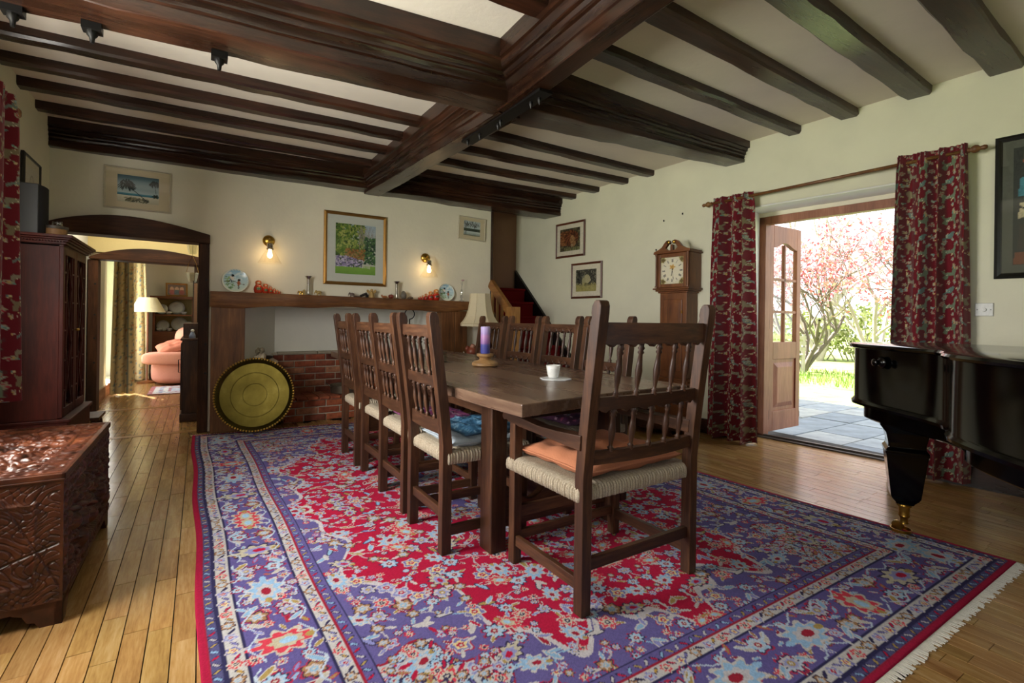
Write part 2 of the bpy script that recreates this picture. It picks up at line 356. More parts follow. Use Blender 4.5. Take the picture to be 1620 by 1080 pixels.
wl.put('wall_left', M_wall, **S)
wn = MB().box(-1.36, .6, -2.2, -2.0, -.1, 3.1).box(2.6, 5.3, -2.2, -2.0, -.1, 3.1).box(.6, 2.6, -2.2, -2.0, -.1, .95).box(.6, 2.6, -2.2, -2.0, 2.15, 3.1); wn.put('wall_near', plaster('taupe_plaster', '6a5c4e'), **S)  # unseen wall, coloured dark to cut light bounced onto the armchair back
def win_frame(n, c, w, h, axis):
    t = MB(); d = .05
    def bx(a0, a1, z0, z1):
        if axis == 'x': t.box(c[0]-d/2, c[0]+d/2, c[1]+a0, c[1]+a1, c[2]+z0, c[2]+z1)
        else: t.box(c[0]+a0, c[0]+a1, c[1]-d/2, c[1]+d/2, c[2]+z0, c[2]+z1)
    for a in (-w/2, 0-.025, w/2-.05): bx(a, a+.05, 0, h)
    for z in (0, h*.66, h-.05): bx(-w/2, w/2, z, z+.04)
    o = t.put('window_%d' % n, plain('window_white', 'eeeeea', .4), **S)
    p = MB()
    if axis == 'x': p.box(c[0]-.003, c[0]+.003, c[1]-w/2, c[1]+w/2, c[2], c[2]+h)
    else: p.box(c[0]-w/2, c[0]+w/2, c[1]-.003, c[1]+.003, c[2], c[2]+h)
    p.put('pane', M_glass, o)
win_frame(1, (-1.28, 2.35, .86), 1.14, 1.26, 'x'); win_frame(2, (-1.28, -.1, .86), 1.4, 1.26, 'x'); win_frame(3, (1.6, -2.12, .95), 2.0, 1.2, 'y')  # second and third windows are unseen, added to let light in
def ceilfn(x0, x1, y0, y1): return lambda u, v: (x0+(x1-x0)*u, y0+(y1-y0)*v, zc(x0+(x1-x0)*u, y0+(y1-y0)*v))
cg = MB().grid(ceilfn(-1.36, 4.9, -2.2, 6.3), 12, 16); n0 = len(cg.v); top = [(a, b, 3.1) for a, b, c in cg.v]; cg.add(top, [tuple(reversed(f)) for f in list(cg.f)])
cg.put('ceiling', M_ceil, **S)
MB().box(-3.3, 4.95, -2.6, 11.9, 3.12, 4.9).put('wall_upper_storey', M_wall, **S)  # unseen block added to shade the patio and keep sun off the left windows
# baseboard on the right wall, curtain side and clock side
bb = MB()
for a, b in ((-2.0, 1.36), (2.70, 5.9)):
    skew(bb, a, b, -.018, 0, 0, .125, 3); skew(bb, a, b, -.026, 0, .125, .142, 3)
bb.put('baseboard_right', M_beam('Y'), **S)
MB().box(-1.045, -1.027, -2, 4.0, 0, .13).put('baseboard_left', M_beam('Y'), **S)
# stairwell behind the end of the back wall
MB().box(3.0, 4.6, 6.02, 6.15, 0, 3.1).box(3.02, 3.10, 5.54, 6.02, 0, 3.1).put('wall_stairwell', plaster('brown_plaster', '9a7763'), **S)
MB().box(3.108, 3.135, 5.405, 5.56, 0, 2.46).put('trim_1', M_beam('Z'), **S)
# passage and living room beyond the wide doorway
MB().box(-1.36, -1.05, 5.54, 8.45, -.1, 3.1).box(-1.36, -1.05, 9.85, 11.6, -.1, 3.1).box(-1.36, -1.05, 8.45, 9.85, 2.0, 3.1).box(-1.36, -1.05, 8.45, 9.85, -.1, .12).put('wall_passage_left', M_wallg, **S)
MB().box(.33, .40, 5.54, 7.1, 0, 2.4).put('wall_passage_right', M_yellow, **S)
MB().box(-1.05, .05, 7.1, 7.24, 1.78, 2.5).box(-.02, 3.3, 7.1, 7.24, 0, 2.5).put('wall_passage_end', M_yellow, **S)
MB().box(-1.05, 3.3, 11.3, 11.5, 0, 2.6).box(3.2, 3.35, 7.2, 11.3, 0, 2.6).put('wall_living_room', M_wallg, **S)
MB().box(-1.1, .42, 5.5, 7.3, 2.32, 2.5).box(-1.1, 3.4, 7.2, 11.5, 2.35, 2.55).put('ceiling_beyond', M_ceil, **S)
win_frame(4, (-1.3, 9.15, .12), 1.4, 1.88, 'x')
MB().box(-1.05, -1.03, 7.3, 11.3, 0, .14).put('baseboard_beyond', M_door('Y'), **S)

# ---------------------------------------------------------------- ceiling timbers
def timber(name, p0, p1, prof0, prof1=None, n=14, jit=.004, ax='X', label=None, kind='structure', sag=0, seed=0):
    """prof: list of (across, down) below the ceiling line, p0/p1 (x, y, ztop)"""
    r = random.Random(seed or name+str(p0)); prof1 = prof1 or prof0; a, b = Vector(p0), Vector(p1); d = (b-a); d.z = 0; d.normalize(); sd = Vector((-d.y, d.x, 0)); mb = MB(); m = len(prof0); vs = []
    for i in range(n+1):
        t = i/n; c = a.lerp(b, t); jy, jz = r.uniform(-jit, jit), r.uniform(-jit, jit)
        for (q, dn), (q1, dn1) in zip(prof0, prof1):
            o = q+(q1-q)*t; z = dn+(dn1-dn)*t; k = 1 if z > .001 else 0
            vs.append(c+sd*(o+k*(jy+r.uniform(-jit, jit)*.6))-Z*(z+k*(jz+r.uniform(-jit, jit)*.5)+sag*math.sin(PI*t)))
    fs = [(i*m+k, i*m+(k+1) % m, (i+1)*m+(k+1) % m, (i+1)*m+k) for i in range(n) for k in range(m)]+[tuple(range(m))[::-1], tuple(range(n*m, n*m+m))]
    o = mb.add(vs, fs).put(name, M_beam(ax), label=label, cat='beam' if kind != 'structure' else None, kind=kind, smooth=True); o.data.set_sharp_from_angle(angle=.38); return o
def jprof(w, d): return [(-w/2, -.02), (-w/2, d*.75), (-w/2+.012, d), (w/2-.012, d), (w/2, d*.75), (w/2, -.02)]
def half(wb, wt, d):
    k = (wt-wb)/2; q = lambda f: -wt/2+k*f
    return [(-wt/2, -.02), (-wt/2, d*.32), (q(.0)+.016, d*.34), (q(.05)+.016, d*.40), (q(.22)+.010, d*.45), (q(.26)+.004, d*.49), (q(.30)+.018, d*.50), (q(.44)+.016, d*.56), (q(.55)+.004, d*.62), (q(.58)+.016, d*.635), (q(.72)+.014, d*.70), (q(.86)+.003, d*.77), (q(.88)+.012, d*.785), (-wb/2+.002, d*.86), (-wb/2, d*.985), (-wb/2+.006, d)]
def mould(wb, wt, d):  # moulded main beam, bottom width wb, top width wt
    Lh = half(wb, wt, d); return Lh+[(-a, b) for a, b in reversed(Lh)]
def wallbeam(w, d):    # moulded on the room side only, flat against the wall
    return [(a+.06/2+w/2, b) for a, b in half(w, w+.06, d)]+[(w, d), (w, -.02)]
# cross joists, left bay (wall to main beam) then right bay
for i, (yl, ym, lab) in enumerate([(3.80, 3.74, 'nearest the moulded cross beam'), (4.20, 4.12, 'second from the moulded cross beam'), (4.58, 4.52, 'second from the fireplace wall'), (5.02, 4.98, 'nearest the fireplace wall')]):
    timber('ceiling_joist', (-1.06, yl, zc(-1.05, yl)), (1.6, ym, zc(1.6, ym)), jprof(.10, .062), label='slim dark ceiling joist in the bay over the doorway, '+lab)
for i, (ym, yr_, lab) in enumerate([(3.66, 3.73, 'nearest the moulded cross beam'), (4.12, 4.07, 'second from the moulded cross beam'), (4.54, 4.50, 'second from the fireplace wall'), (5.0, 4.88, 'nearest the fireplace wall')]):
    timber('ceiling_joist', (1.6, ym, zc(1.6, ym)), (xr(yr_)+.02, yr_, zc(xr(yr_), yr_)), jprof(.10, .058), label='slim dark ceiling joist in the bay over the animal pictures, '+lab)
for i, (ym, yr_, w_, lab) in enumerate([(2.20, 2.28, .11, 'nearest the moulded cross beam'), (1.75, 1.88, .13, 'above the left curtain end'), (1.30, 1.44, .15, 'with bluish shine, above the right curtain'), (.86, 1.0, .17, 'rough broad one nearest the camera'), (.35, .45, .16, 'over the piano')]):
    timber('ceiling_joist', (1.6, ym, zc(1.6, ym)), (xr(yr_)+.02, yr_, zc(xr(yr_), yr_)), jprof(w_, .062), jit=.006, label='dark ceiling joist in the garden door bay, '+lab)
for i, (yl, lab) in enumerate([(2.05, 'beside the moulded cross beam'), (1.55, 'further from the moulded cross beam')]):
    timber('ceiling_joist', (-1.06, yl+.05, zc(-1.05, yl)), (1.6, yl-.02, zc(1.6, yl)), jprof(.13, .07), jit=.006, label='dark ceiling joist above the chest side of the table, '+lab)
# moulded main beams
zj = 2.72
timber('ceiling_beam', (-1.06, 2.84, zc(-1.05, 2.8)), (1.62, 2.60, zc(1.6, 2.6)), mould(.23, .36, .29), mould(.22, .34, .325), n=18, jit=.005, label='massive moulded cross beam with hanging iron hooks, chest side of the crossing')
timber('ceiling_beam', (1.62, 2.72, zc(1.6, 2.7)), (xr(2.79)+.02, 2.79, zc(xr(2.79), 2.79)), mould(.28, .36, .29), mould(.18, .27, .18), n=16, jit=.004, label='moulded cross beam between the crossing and the garden door wall')
timber('ceiling_beam', (1.55, -2.1, zc(1.55, -2.1)), (1.60, 2.62, zc(1.6, 2.62)), mould(.12, .33, .27), mould(.12, .30, .335), n=18, jit=.004, ax='Y', label='moulded lengthwise beam running from the crossing towards the camera')
timber('ceiling_beam', (1.64, 2.64, zc(1.64, 2.64)), (1.57, 5.36, zc(1.57, 5.36)), mould(.16, .30, .335), mould(.17, .28, .25), n=18, jit=.004, ax='Y', label='moulded lengthwise beam running from the crossing to the fireplace wall')
timber('ceiling_beam', (-1.06, 5.33, zc(-1, 5.3)), (xr(5.08)-.0, 5.08, zc(xr(5.1), 5.1)), wallbeam(.12, .225), wallbeam(.33, .225), n=24, jit=.006, label='dark moulded beam along the top of the fireplace wall')
# iron strap and hooks
st = T('iron_strap', 'black iron strap with bolts under the beam crossing', 'strap', (1.63, 2.72, 2.372)); 
MB().hexa([(-.045, -.48, -.004), (.045, -.48, -.004), (.05, .5, -.004), (-.04, .5, -.004), (-.045, -.48, .012), (.045, -.48, .012), (.05, .5, .012), (-.04, .5, .012)]).put('plate', M_iron, st, rot=(0, 0, 0))
for y in (-.4, -.33, .0, .06, .28, .44): MB().lathe([(.012, 0), (.012, -.012), (.006, -.03), (.001, -.04)], 6, (random.uniform(-.02, .02), y, -.004)).put('bolt', M_iron, st)
for i, (hx, lab) in enumerate([(.068, 'nearest the beam crossing'), (-.419, 'middle of the row'), (-.68, 'furthest from the beam crossing')]):
    h = T('iron_hook', 'black iron stub hook under the cross beam, '+lab, 'hook', (hx, 2.84-(hx+1.06)*.0896+.085, 2.362-(hx+1.06)*.002), group='iron hooks under the cross beam')
    MB().taper(-.035, .035, -.03, .03, -.012, .02, .0).put('plate', M_iron, h); MB().lathe([(.022, -.012), (.02, -.03), (.011, -.04), (.008, -.065)], 8).put('stub', M_iron, h, smooth=True)

# ---------------------------------------------------------------- wide doorway timbers
def lintel(name, x0, x1, y0, y1, zb, z0, zp, z1, label):
    n = 20; top = [(x0+(x1-x0)*t/n, (z0*(1-t/n)+z1*t/n)+(zp-(z0+z1)/2)*math.sin(PI*min(1, (t/n)**.85))) for t in range(n+1)]
    return MB().prism([(x0, zb+.01), (x1, zb)]+top[::-1], y0, y1, 'y').put(name, M_post('X'), label=label, kind='structure', bevel=.008)
lintel('doorway_lintel', -1.05, .075, 5.35, 5.56, 1.752, 1.83, 1.935, 1.835, 'arched dark oak lintel over the wide doorway')
lintel('doorway_lintel', -1.03, .05, 7.02, 7.26, 1.685, 1.715, 1.845, 1.775, 'second arched oak lintel at the far end of the passage')
def post(x0, x1, y0, y1, z1, label):
    o = MB().box(x0, x1, y0, y1, 0, z1).put('doorway_post', M_post('Z'), label=label, kind='structure', bevel=.007)
    for z in (.55, .82, 1.08, 1.42): MB().lathe([(.011, 0), (.011, .008)], 8, ((x0+x1)/2+.02, y0-.004, z), 'y').put('peg', M_dark, o)
post(-.012, .072, 5.39, 5.55, 1.755, 'dark oak doorway post beside the fireplace'); post(-1.04, -.97, 5.39, 5.55, 1.755, 'dark oak doorway post behind the glazed cabinet'); post(-1.04, -.955, 7.05, 7.25, 1.69, 'dark post of the second opening beside the pale curtain')
post(-.06, .03, 7.05, 7.25, 1.69, 'dark post of the second opening behind the cupboard')

# ---------------------------------------------------------------- fireplace
fp = T('fireplace', 'inglenook fireplace with oak mantel beam and brick hearth', 'fireplace', (1.4, 5.3, 0))
def L(mb, ox=1.4, oy=5.3): mb.v = [(a-ox, b-oy, c) for a, b, c in mb.v]; return mb
# mantel shelf with wavy underside
n = 60; pts = []; vs = []
for i in range(n+1):
    t = i/n; x = .08+(2.74-.08)*t; zt = 1.313-.017*t; zb = 1.18+.002*t-.012*math.sin(t*9+1)-.010*math.sin(t*23)+.016*math.exp(-((t-.62)/.06)**2); fy = 5.265+.008*math.sin(t*17)+.006*math.sin(t*41)
    vs += [(x, 5.42, zt), (x, fy+.006, zt), (x, fy, zt-.012), (x, fy+.004*math.sin(t*60), (zt+zb)/2+.01*math.sin(t*31)), (x, fy+.012, zb+.012), (x, fy+.02, zb), (x, 5.42, zb)]
m = 7; mm = MB().add(vs, [(i*m+k, i*m+(k+1) % m, (i+1)*m+(k+1) % m, (i+1)*m+k) for i in range(n) for k in range(m)]+[tuple(range(m))[::-1], tuple(range(n*m, n*m+m))])
L(mm).put('mantel_beam', M_mant('X'), fp, smooth=True)
L(MB().box(.09, .365, 5.30, 5.44, 0, 1.18)).put('side_post', M_mant('Z'), fp, bevel=.006)
L(MB().box(2.39, 2.56, 5.30, 5.44, 0, 1.18)).put('side_post', M_mant('Z'), fp, bevel=.006); L(MB().box(2.566, 2.73, 5.305, 5.44, 0, 1.18)).put('side_post', M_mant('Z'), fp, bevel=.006)
L(MB().prism([(.37, 5.42), (.70, 5.97), (2.3, 5.97), (2.46, 5.42), (2.70, 5.44), (2.70, 6.0), (.3, 6.0), (.3, 5.44)], .0, 1.40, 'z').box(.3, 2.7, 5.43, 6.0, 1.40, 1.45)).put('plaster_recess', M_wallg, fp)
# bricks: back wall, low ledge, raised hearth
bm_ = Nodes('brick'); oi = bm_.n('ShaderNodeObjectInfo'); cR = bm_.ramp(oi.outputs['Random'], [(0, '6d3524'), (.3, '9a4e34'), (.55, 'b5623f'), (.8, '8a4a36'), (1, 'bd8262')])
nz = bm_.noise(bm_.coords(), 22, 5); mxx = bm_.n('ShaderNodeMix', data_type='RGBA', blend_type='MULTIPLY', i_0=.7); bm_.l(cR, mxx.inputs[6]); bm_.l(bm_.ramp(nz, [(.3, '8a8078'), (.65, 'ffffff')]), mxx.inputs[7]); bm_.l(mxx.outputs[2], bm_.b.inputs['Base Color']); bm_.bump(nz, .6, .01); M_brick = bm_.set(Roughness=.9)
bmesh_cache = {}
def brick(x0, x1, y0, y1, z0, z1, mat=None):
    k = (round(x1-x0, 3), round(y1-y0, 3), round(z1-z0, 3), mat.name if mat else 0)
    if k not in bmesh_cache:
        a, b, c = (x1-x0)/2, (y1-y0)/2, (z1-z0)/2; e = .004; q = MB()
        q.add([(-a+e, -b, -c+e), (a-e, -b, -c+e), (a-e, -b, c-e), (-a+e, -b, c-e), (-a, -b+e, -c), (a, -b+e, -c), (a, -b+e, c), (-a, -b+e, c), (-a, b, -c), (a, b, -c), (a, b, c), (-a, b, c)],
              [(0, 1, 2, 3), (0, 4, 5, 1), (1, 5, 6, 2), (2, 6, 7, 3), (3, 7, 4, 0), (4, 8, 9, 5), (5, 9, 10, 6), (6, 10, 11, 7), (7, 11, 8, 4)])
        me = q.mesh('brick'); q.fixn(me); me.materials.append(mat or M_brick); bmesh_cache[k] = me
    return share('brick', bmesh_cache[k], fp, ((x0+x1)/2-1.4, (y0+y1)/2-5.3+random.uniform(-.004, .004), (z0+z1)/2), (0, random.uniform(-.01, .01), 0))
M_mortar = plain('mortar', 'c4b9a6', .95, bump=.4, bscale=90)
L(MB().box(.66, 2.34, 5.915, 5.97, .2, .69)).put('mortar_bed', M_mortar, fp)
z = .235; row = 0
while z < .64:
    x = .68-(.11 if row % 2 else 0)
    while x < 2.3:
        a, b = max(x, .68), min(x+.208, 2.3)
        if b-a > .05: brick(a, b, 5.897, 5.96, z, z+.062)
        x += .22
    z += .0735; row += 1
M_stone = plain('pale_stone', 'a39a86', .9, bump=.5, bscale=40)
for a, b in ((.72, 1.13), (1.14, 1.30), (1.31, 1.62), (1.63, 2.0), (2.01, 2.3)): brick(a, b, 5.89, 5.97, .672, .70, M_stone)
L(MB().box(.74, 2.44, 5.465, 5.91, 0, .215)).put('hearth_core', M_mortar, fp)
for row, z in enumerate((.004, .077, .150)):
    x = .74-(.11 if row % 2 else .03)
    while x < 2.44:
        a, b = max(x, .74), min(x+.206, 2.44)
        if b-a > .05: brick(a, b, 5.447, 5.51, z, z+.060)
        x += .22
x = .74
while x < 2.40: brick(x, x+.10, 5.44, 5.66, .218, .246); brick(x, x+.10, 5.67, 5.89, .218, .244); x += .112
for z in (.0, .075, .15, .225, .30, .375, .45, .525):   # low pier on the doorway side, behind the tray
    brick(.40, .53, 5.47, 5.58, z+.004, z+.066); brick(.54, .66, 5.55, 5.66, z+.004, z+.066)
L(MB().box(.39, .675, 5.46, 5.90, .602, .645)).put('stone_ledge', plain('ledge_stone', 'b8a58a', .9, bump=.5, bscale=50), fp, bevel=.012)
# ================================================================ rug
RW_, RL_ = 3.14, 4.62
def make_rug():
    hw, hl = RW_/2, RL_/2; res = .005; c = Canvas(hw, hl, res, '9c2236'); X, Y = c.X, c.Y; r = random.Random(3)
    D = np.minimum(X, Y); red, pur, ivo, nav, gold, sky_, mar, tan = 'a3183a', '5c548a', 'b4b0b2', '2c2a4d', '9c854e', '7fa3c4', '8c1f33', '96714e'
    def flower(x, y, R, kind=0, ph=0., base=None):
        o1, p1, p2, ce = [('b5aeb6', '7c7fb2', 'a4a9bd', red), ('2c2a4d', 'b0aab0', '8a8fbe', gold), ('b8aca6', 'c03a4b', 'b5aa9c', nav), ('33304f', '8fb0cd', 'aab0bd', mar), ('b4aeb4', '6b6aa0', 'c9b98a', red), ('3a2f42', tan, 'b0a9a8', '7fa3c4')][kind % 6]
        n = 5+kind % 4
        if c.a[min(int(y/res), c.ny-1), min(int(x/res), c.nx-1), 0] < .55: c.ell(x, y, R*1.24, R*1.24, 'a02a48', 0, .17, n, ph)
        c.ell(x, y, R*1.08, R*1.08, o1, 0, .17, n, ph); c.ell(x, y, R*.9, R*.9, p1, 0, .17, n, ph); c.ell(x, y, R*.62, R*.62, p2, 0, .2, n, ph+1.5); c.ell(x, y, R*.36, R*.36, ce, 0, .12, n, ph); c.ell(x, y, R*.16, R*.16, 'b9b2a8')
    def palm(x, y, R, a, kind=0):
        ca, sa = math.cos(a), math.sin(a); cols = [('b6b0ae', '86a9cb', 'b0acb2', mar), ('35304f', 'b0a896', '8587b8', red), ('b3aba0', 'bf3a4c', 'aea590', '8fb3d0')][kind % 3]
        c.ell(x, y, R*1.15, R*.82, cols[0], a, .2, 9); c.ell(x, y, R*.98, R*.66, cols[1], a, .18, 9); c.ell(x-ca*R*.12, y-sa*R*.12, R*.66, R*.42, cols[2], a, .14, 7); c.ell(x-ca*R*.2, y-sa*R*.2, R*.36, R*.22, cols[3], a)
        c.ell(x+ca*R*1.15, y+sa*R*1.15, R*.3, R*.14, cols[1], a); c.ell(x-ca*R*1.1, y-sa*R*1.1, R*.25, R*.18, gold, a)
    def leaf(x, y, L_, a, col, out='b8b2b2'): c.ell(x, y, L_*1.12, L_*.40, out, a); c.ell(x, y, L_*.92, L_*.26, col, a)
    def vine(pts, w=.006, col='aaa5ae'): c.line(pts, w, col)
    # field grounds
    cxm, cym = hw, hl; fx, fy = (X-.46)/(hw-.46), (Y-.46)/(hl-.46)          # 0 at border, 1 at centre
    th = np.arctan2(1-fy, 1-fx); q = ((np.abs(1-fx)**2.3+np.abs(1-fy)**2.3)**(1/2.3))
    lob = .93+.06*np.cos(12*th)+.035*np.cos(28*th)
    inner = D >= .46
    c.mask(inner, pur)
    for k, cc in ((1.022, 'b6b0b6'), (1.0, red)): c.mask(inner & (q < lob*k), cc)
    qc = np.hypot(X-.46, (Y-.46)*.85); lc = .37+.04*np.cos(10*np.arctan2(Y-.46, X-.46)+.5)
    for k, cc in ((1.03, mar), (1.0, 'a8a9b0')): c.mask(inner & (qc < lc*k), cc)
    qm = np.hypot((X-hw)/.42, (Y-hl)/.62); lm_ = 1+.09*np.cos(16*np.arctan2(Y-hl, X-hw))
    for k, cc in ((1.04, 'b6b0b6'), (1.0, pur), (.6, ivo), (.5, mar)): c.mask(qm < lm_*k, cc)
    # flowers over the whole field on a jittered grid
    pts = []
    for _ in range(14000):
        x, y = r.uniform(.47, hw), r.uniform(.47, hl)
        if all((x-a)**2+(y-b)**2 > .070**2 for a, b, *_ in pts): pts.append((x, y, r.random()))
    for i, (x, y, u) in enumerate(pts):       # tendrils to neighbours
        for a, b, _ in pts[max(0, i-90):i]:
            dd = math.hypot(x-a, y-b)
            if dd < .115 and r.random() < .4:
                mx, my = (x+a)/2+r.uniform(-.03, .03), (y+b)/2+r.uniform(-.03, .03); vine([(x, y), (.25*x+.5*mx+.25*a, .25*y+.5*my+.25*b), (a, b)], .0068, 'a8a2ac' if u < .8 else sky_)
    for i, (x, y, u) in enumerate(pts):
        a = r.uniform(0, 6.28); k = r.randrange(6)
        if u < .22: palm(x, y, r.uniform(.034, .056), a, k)
        elif u < .62:
            flower(x, y, r.uniform(.022, .038), k, a)
            for j in range(r.choice((1, 2, 3))):
                b = a+j*2.1; leaf(x+math.cos(b)*.045, y+math.sin(b)*.045, .019, b, r.choice((sky_, gold, '7d7fb4', 'b2aeb0', mar)))
        elif u < .8:
            for j in range(3): flower(x+math.cos(a+j*2.1)*.022, y+math.sin(a+j*2.1)*.022, .014, k+j, a)
        else:
            leaf(x, y, .035, a, r.choice((sky_, gold, 'b2aeb0', '7d7fb4', mar)), '3a3550' if u > .9 else 'b8b2b2'); leaf(x+.02, y+.015, .026, a+1, r.choice((sky_, '7d7fb4', 'b2aeb0', red)))
    for _ in range(1500):       # extra small sprigs on the ivory corners and purple spandrels
        x, y = r.uniform(.47, .95), r.uniform(.47, 1.15); j, i = min(int(y/res), c.ny-1), min(int(x/res), c.nx-1); v0 = c.a[j, i]
        if abs(v0[0]-hexc('a8a9b0')[0]) < .02 and abs(v0[2]-hexc('a8a9b0')[2]) < .02:
            a = r.uniform(0, 6.28)
            if r.random() < .5: flower(x, y, r.uniform(.012, .022), r.choice((2, 5, 3)), a)
            else: leaf(x, y, r.uniform(.014, .024), a, r.choice((mar, '5c548a', gold, sky_, red, tan)), r.choice((nav, 'a02a48')))
    # borders
    def band(d0, d1, col): c.mask((D >= d0) & (D < d1), col)
    band(.405, .462, '5a5288'); band(.355, .41, 'b0adae'); band(.125, .355, '585087'); band(.062, .125, 'b0adae'); band(.022, .062, '4c4a72'); band(0, .022, '98183a')
    for d in (.021, .06, .066, .122, .128, .352, .358, .407, .413, .458): band(d, d+.0055, mar if int(d*1000) % 2 else nav)
    def run(dc, step, fn, ph=0):
        k = 0; t = dc
        while t < hw+step: fn(t, dc, 0, k); t += step; k += 1
        k = 0; t = dc+step*.7
        while t < hl+step: fn(dc, t, 1, k); t += step; k += 1
    def small(R, cols):
        def f(x, y, v, k):
            flower(x, y, R, cols[k % len(cols)], k)
            dx, dy = (0, 1) if v else (1, 0)
            leaf(x+dx*R*1.7+dy*R*.4, y+dy*R*1.7+dx*R*.4, R*.75, (PI/2 if v else 0)+(.7 if k % 2 else -.7), [red, '6b6aa0', nav, 'a9873f'][k % 4], '3a3550')
        return f
    run(.093, .078, small(.022, (2, 4, 0, 5))); run(.383, .070, small(.019, (2, 4, 5, 0)))
    def tiny(x, y, v, k):
        a = PI/2 if v else 0; leaf(x, y, .016, a+(.9 if k % 2 else -.9), [gold, 'b0acae', red, sky_][k % 4], '2c2a4d')
    run(.042, .036, tiny); run(.433, .036, tiny)
    def main_(x, y, v, k):
        a = (PI/2 if v else 0)+(PI if k % 2 else 0)
        if k % 2 == 0: palm(x, y, .080, a+PI/2*(0 if k % 4 else 1), k//2)
        else:
            for s_ in (-1, 1):
                ox, oy = (s_*.055, .0) if v else (0, s_*.055); flower(x+ox, y+oy, .036, k+s_+1, k)
                leaf(x+ox*1.3+(.05 if not v else 0), y+oy*1.3+(.05 if v else 0), .035, a+s_*.8, [sky_, 'aea89e', gold, red][(k+s_) % 4])
                leaf(x+ox*1.2-(.055 if not v else 0), y+oy*1.2-(.055 if v else 0), .03, a-s_*.9, ['aea89e', red, sky_, tan][(k+s_) % 4])
        for s_ in (-1, 1):
            q_ = [(x+(s_*.085 if v else t), y+(t if v else s_*.085)) for t in np.linspace(-.08, .08, 7)]; q_ = [((a_+s_*.02*math.sin(40*b_)), b_) if v else (a_, b_+s_*.02*math.sin(40*a_)) for a_, b_ in q_]; vine(q_, .0068, 'a9b6c9')
    bp = []
    for _ in range(6000):
        t_ = r.uniform(.14, .34); q_ = r.uniform(.14, hl); x, y = (t_, q_) if r.random() < .6 else (q_, t_)
        if x > hw or y > hl or min(x, y) != t_: continue
        if all((x-a)**2+(y-b)**2 > .047**2 for a, b in bp): bp.append((x, y))
    for i, (x, y) in enumerate(bp):
        a = r.uniform(0, 6.28); k = r.random()
        if k < .4: flower(x, y, r.uniform(.014, .022), r.randrange(6), a)
        else: leaf(x, y, r.uniform(.016, .026), a, r.choice((sky_, gold, mar, 'b2aeb0', '7d7fb4', tan)), r.choice(('b8b2b2', 'a02a48', 'b8b2b2')))
    run(.24, .19, main_)
    band(0, .02, '98183a')
    c.speck(.12)
    a = c.colors(); full = np.concatenate([a, a[:-1][::-1]], 0); full = np.concatenate([full, full[:, :-1][:, ::-1]], 1)
    ny, nx = full.shape[:2]; u = np.linspace(0, 1, nx)[None, :, None]; v = np.linspace(0, 1, ny)[:, None, None]
    NL, NR, FL, FR = [np.array(p) for p in ((.03, .66, .0), (3.19, .654, 0), (-.05, 5.27, 0), (2.82, 5.0, 0))]
    P = (1-v)*((1-u)*NL+u*NR)+v*((1-u)*FL+u*FR); P = P+0*u
    P[..., 2] = .0085+.0012*np.sin(P[..., 0]*3.1+1)*np.sin(P[..., 1]*2.3)+.0006*rng.random((ny, nx))
    P[..., 0] += .006*np.sin(P[..., 1]*5)*(1-2*u[..., 0])
    P[0, :, 2] = P[-1, :, 2] = .001; P[:, 0, 2] = P[:, -1, 2] = .001
    rug = T('persian_rug', 'large red and purple floral rug with layered borders under the table', 'rug', (1.5, 3, 0))
    P[..., 0] -= 1.5; P[..., 1] -= 3
    obj('pile', gridmesh('pile', P, full), vcol('rug_pile', .95, .8, 420, 0, .1, 0), rug, smooth='all')
    fr = MB(); rr = random.Random(5)
    for (a_, b_, dr) in ((NL, NR, -1), (FL, FR, 1)):
        k = 0; Ln = 520
        for i in range(Ln):
            p = a_+(b_-a_)*(i/Ln)-np.array((1.5, 3, 0)); x0, y0 = p[0], p[1]; l_ = rr.uniform(.02, .04); o = rr.uniform(-.008, .008)
            fr.bar((x0, y0+.003*-dr, .004), (x0+o, y0+dr*l_, .002), .0045, .003)
    fr.put('fringe', plain('fringe_wool', 'd6d2c8', .95), rug, kind='stuff')
make_rug()

# ================================================================ table
tb = T('dining_table', 'long dark oak refectory table with thick top', 'table', (1.54, 3.12, .009))
def tl(mb): return L(mb, 1.54, 3.12)
vs = []
def top_out(z):
    p = [(1.015, 1.52), (1.10, 1.527), (1.5, 1.585), (1.8, 1.60), (2.06, 1.605), (2.075, 1.64), (2.07, 3.0), (2.06, 4.72), (1.03, 4.74), (.985, 3.0), (1.0, 1.82)]
    return p
tl(MB().prism(top_out(0), .715, .765, 'z')).put('tabletop', M_table('Y'), tb, bevel=.005)
for sx in (0, 1):
    for yy in (1.95, 4.2):
        x = 1.135 if sx == 0 else 1.865
        tl(MB().box(x, x+.085, yy-.005, yy+.10, 0, .715)).put('leg', M_oak('Z'), tb, bevel=.006)
for yy in (1.955, 4.205):
    tl(MB().box(1.22, 1.865, yy+.015, yy+.075, .60, .712)).put('end_rail', M_oak('X'), tb, bevel=.004)
    pts = [(1.22, .10)]; 
    for k in range(25):
        t = k/24; pts.append((1.22+.645*t, .25+.05*math.cos(t*4*PI)+.03*math.sin(PI*t)))
    pts = [(1.22, .10), (1.865, .10)]+[(1.22+.645*(1-k/24), .25+.045*math.cos((1-k/24)*4*PI)) for k in range(25)]
    tl(MB().prism(pts, yy+.02, yy+.065, 'y')).put('shaped_stretcher', M_oak('X'), tb)
tl(MB().box(1.51, 1.57, 2.02, 4.25, .13, .23)).put('long_stretcher', M_oak('Y'), tb, bevel=.005)
for x in (1.14, 1.91): tl(MB().box(x, x+.03, 2.05, 4.2, .63, .714)).put('apron', M_oak('Y'), tb)

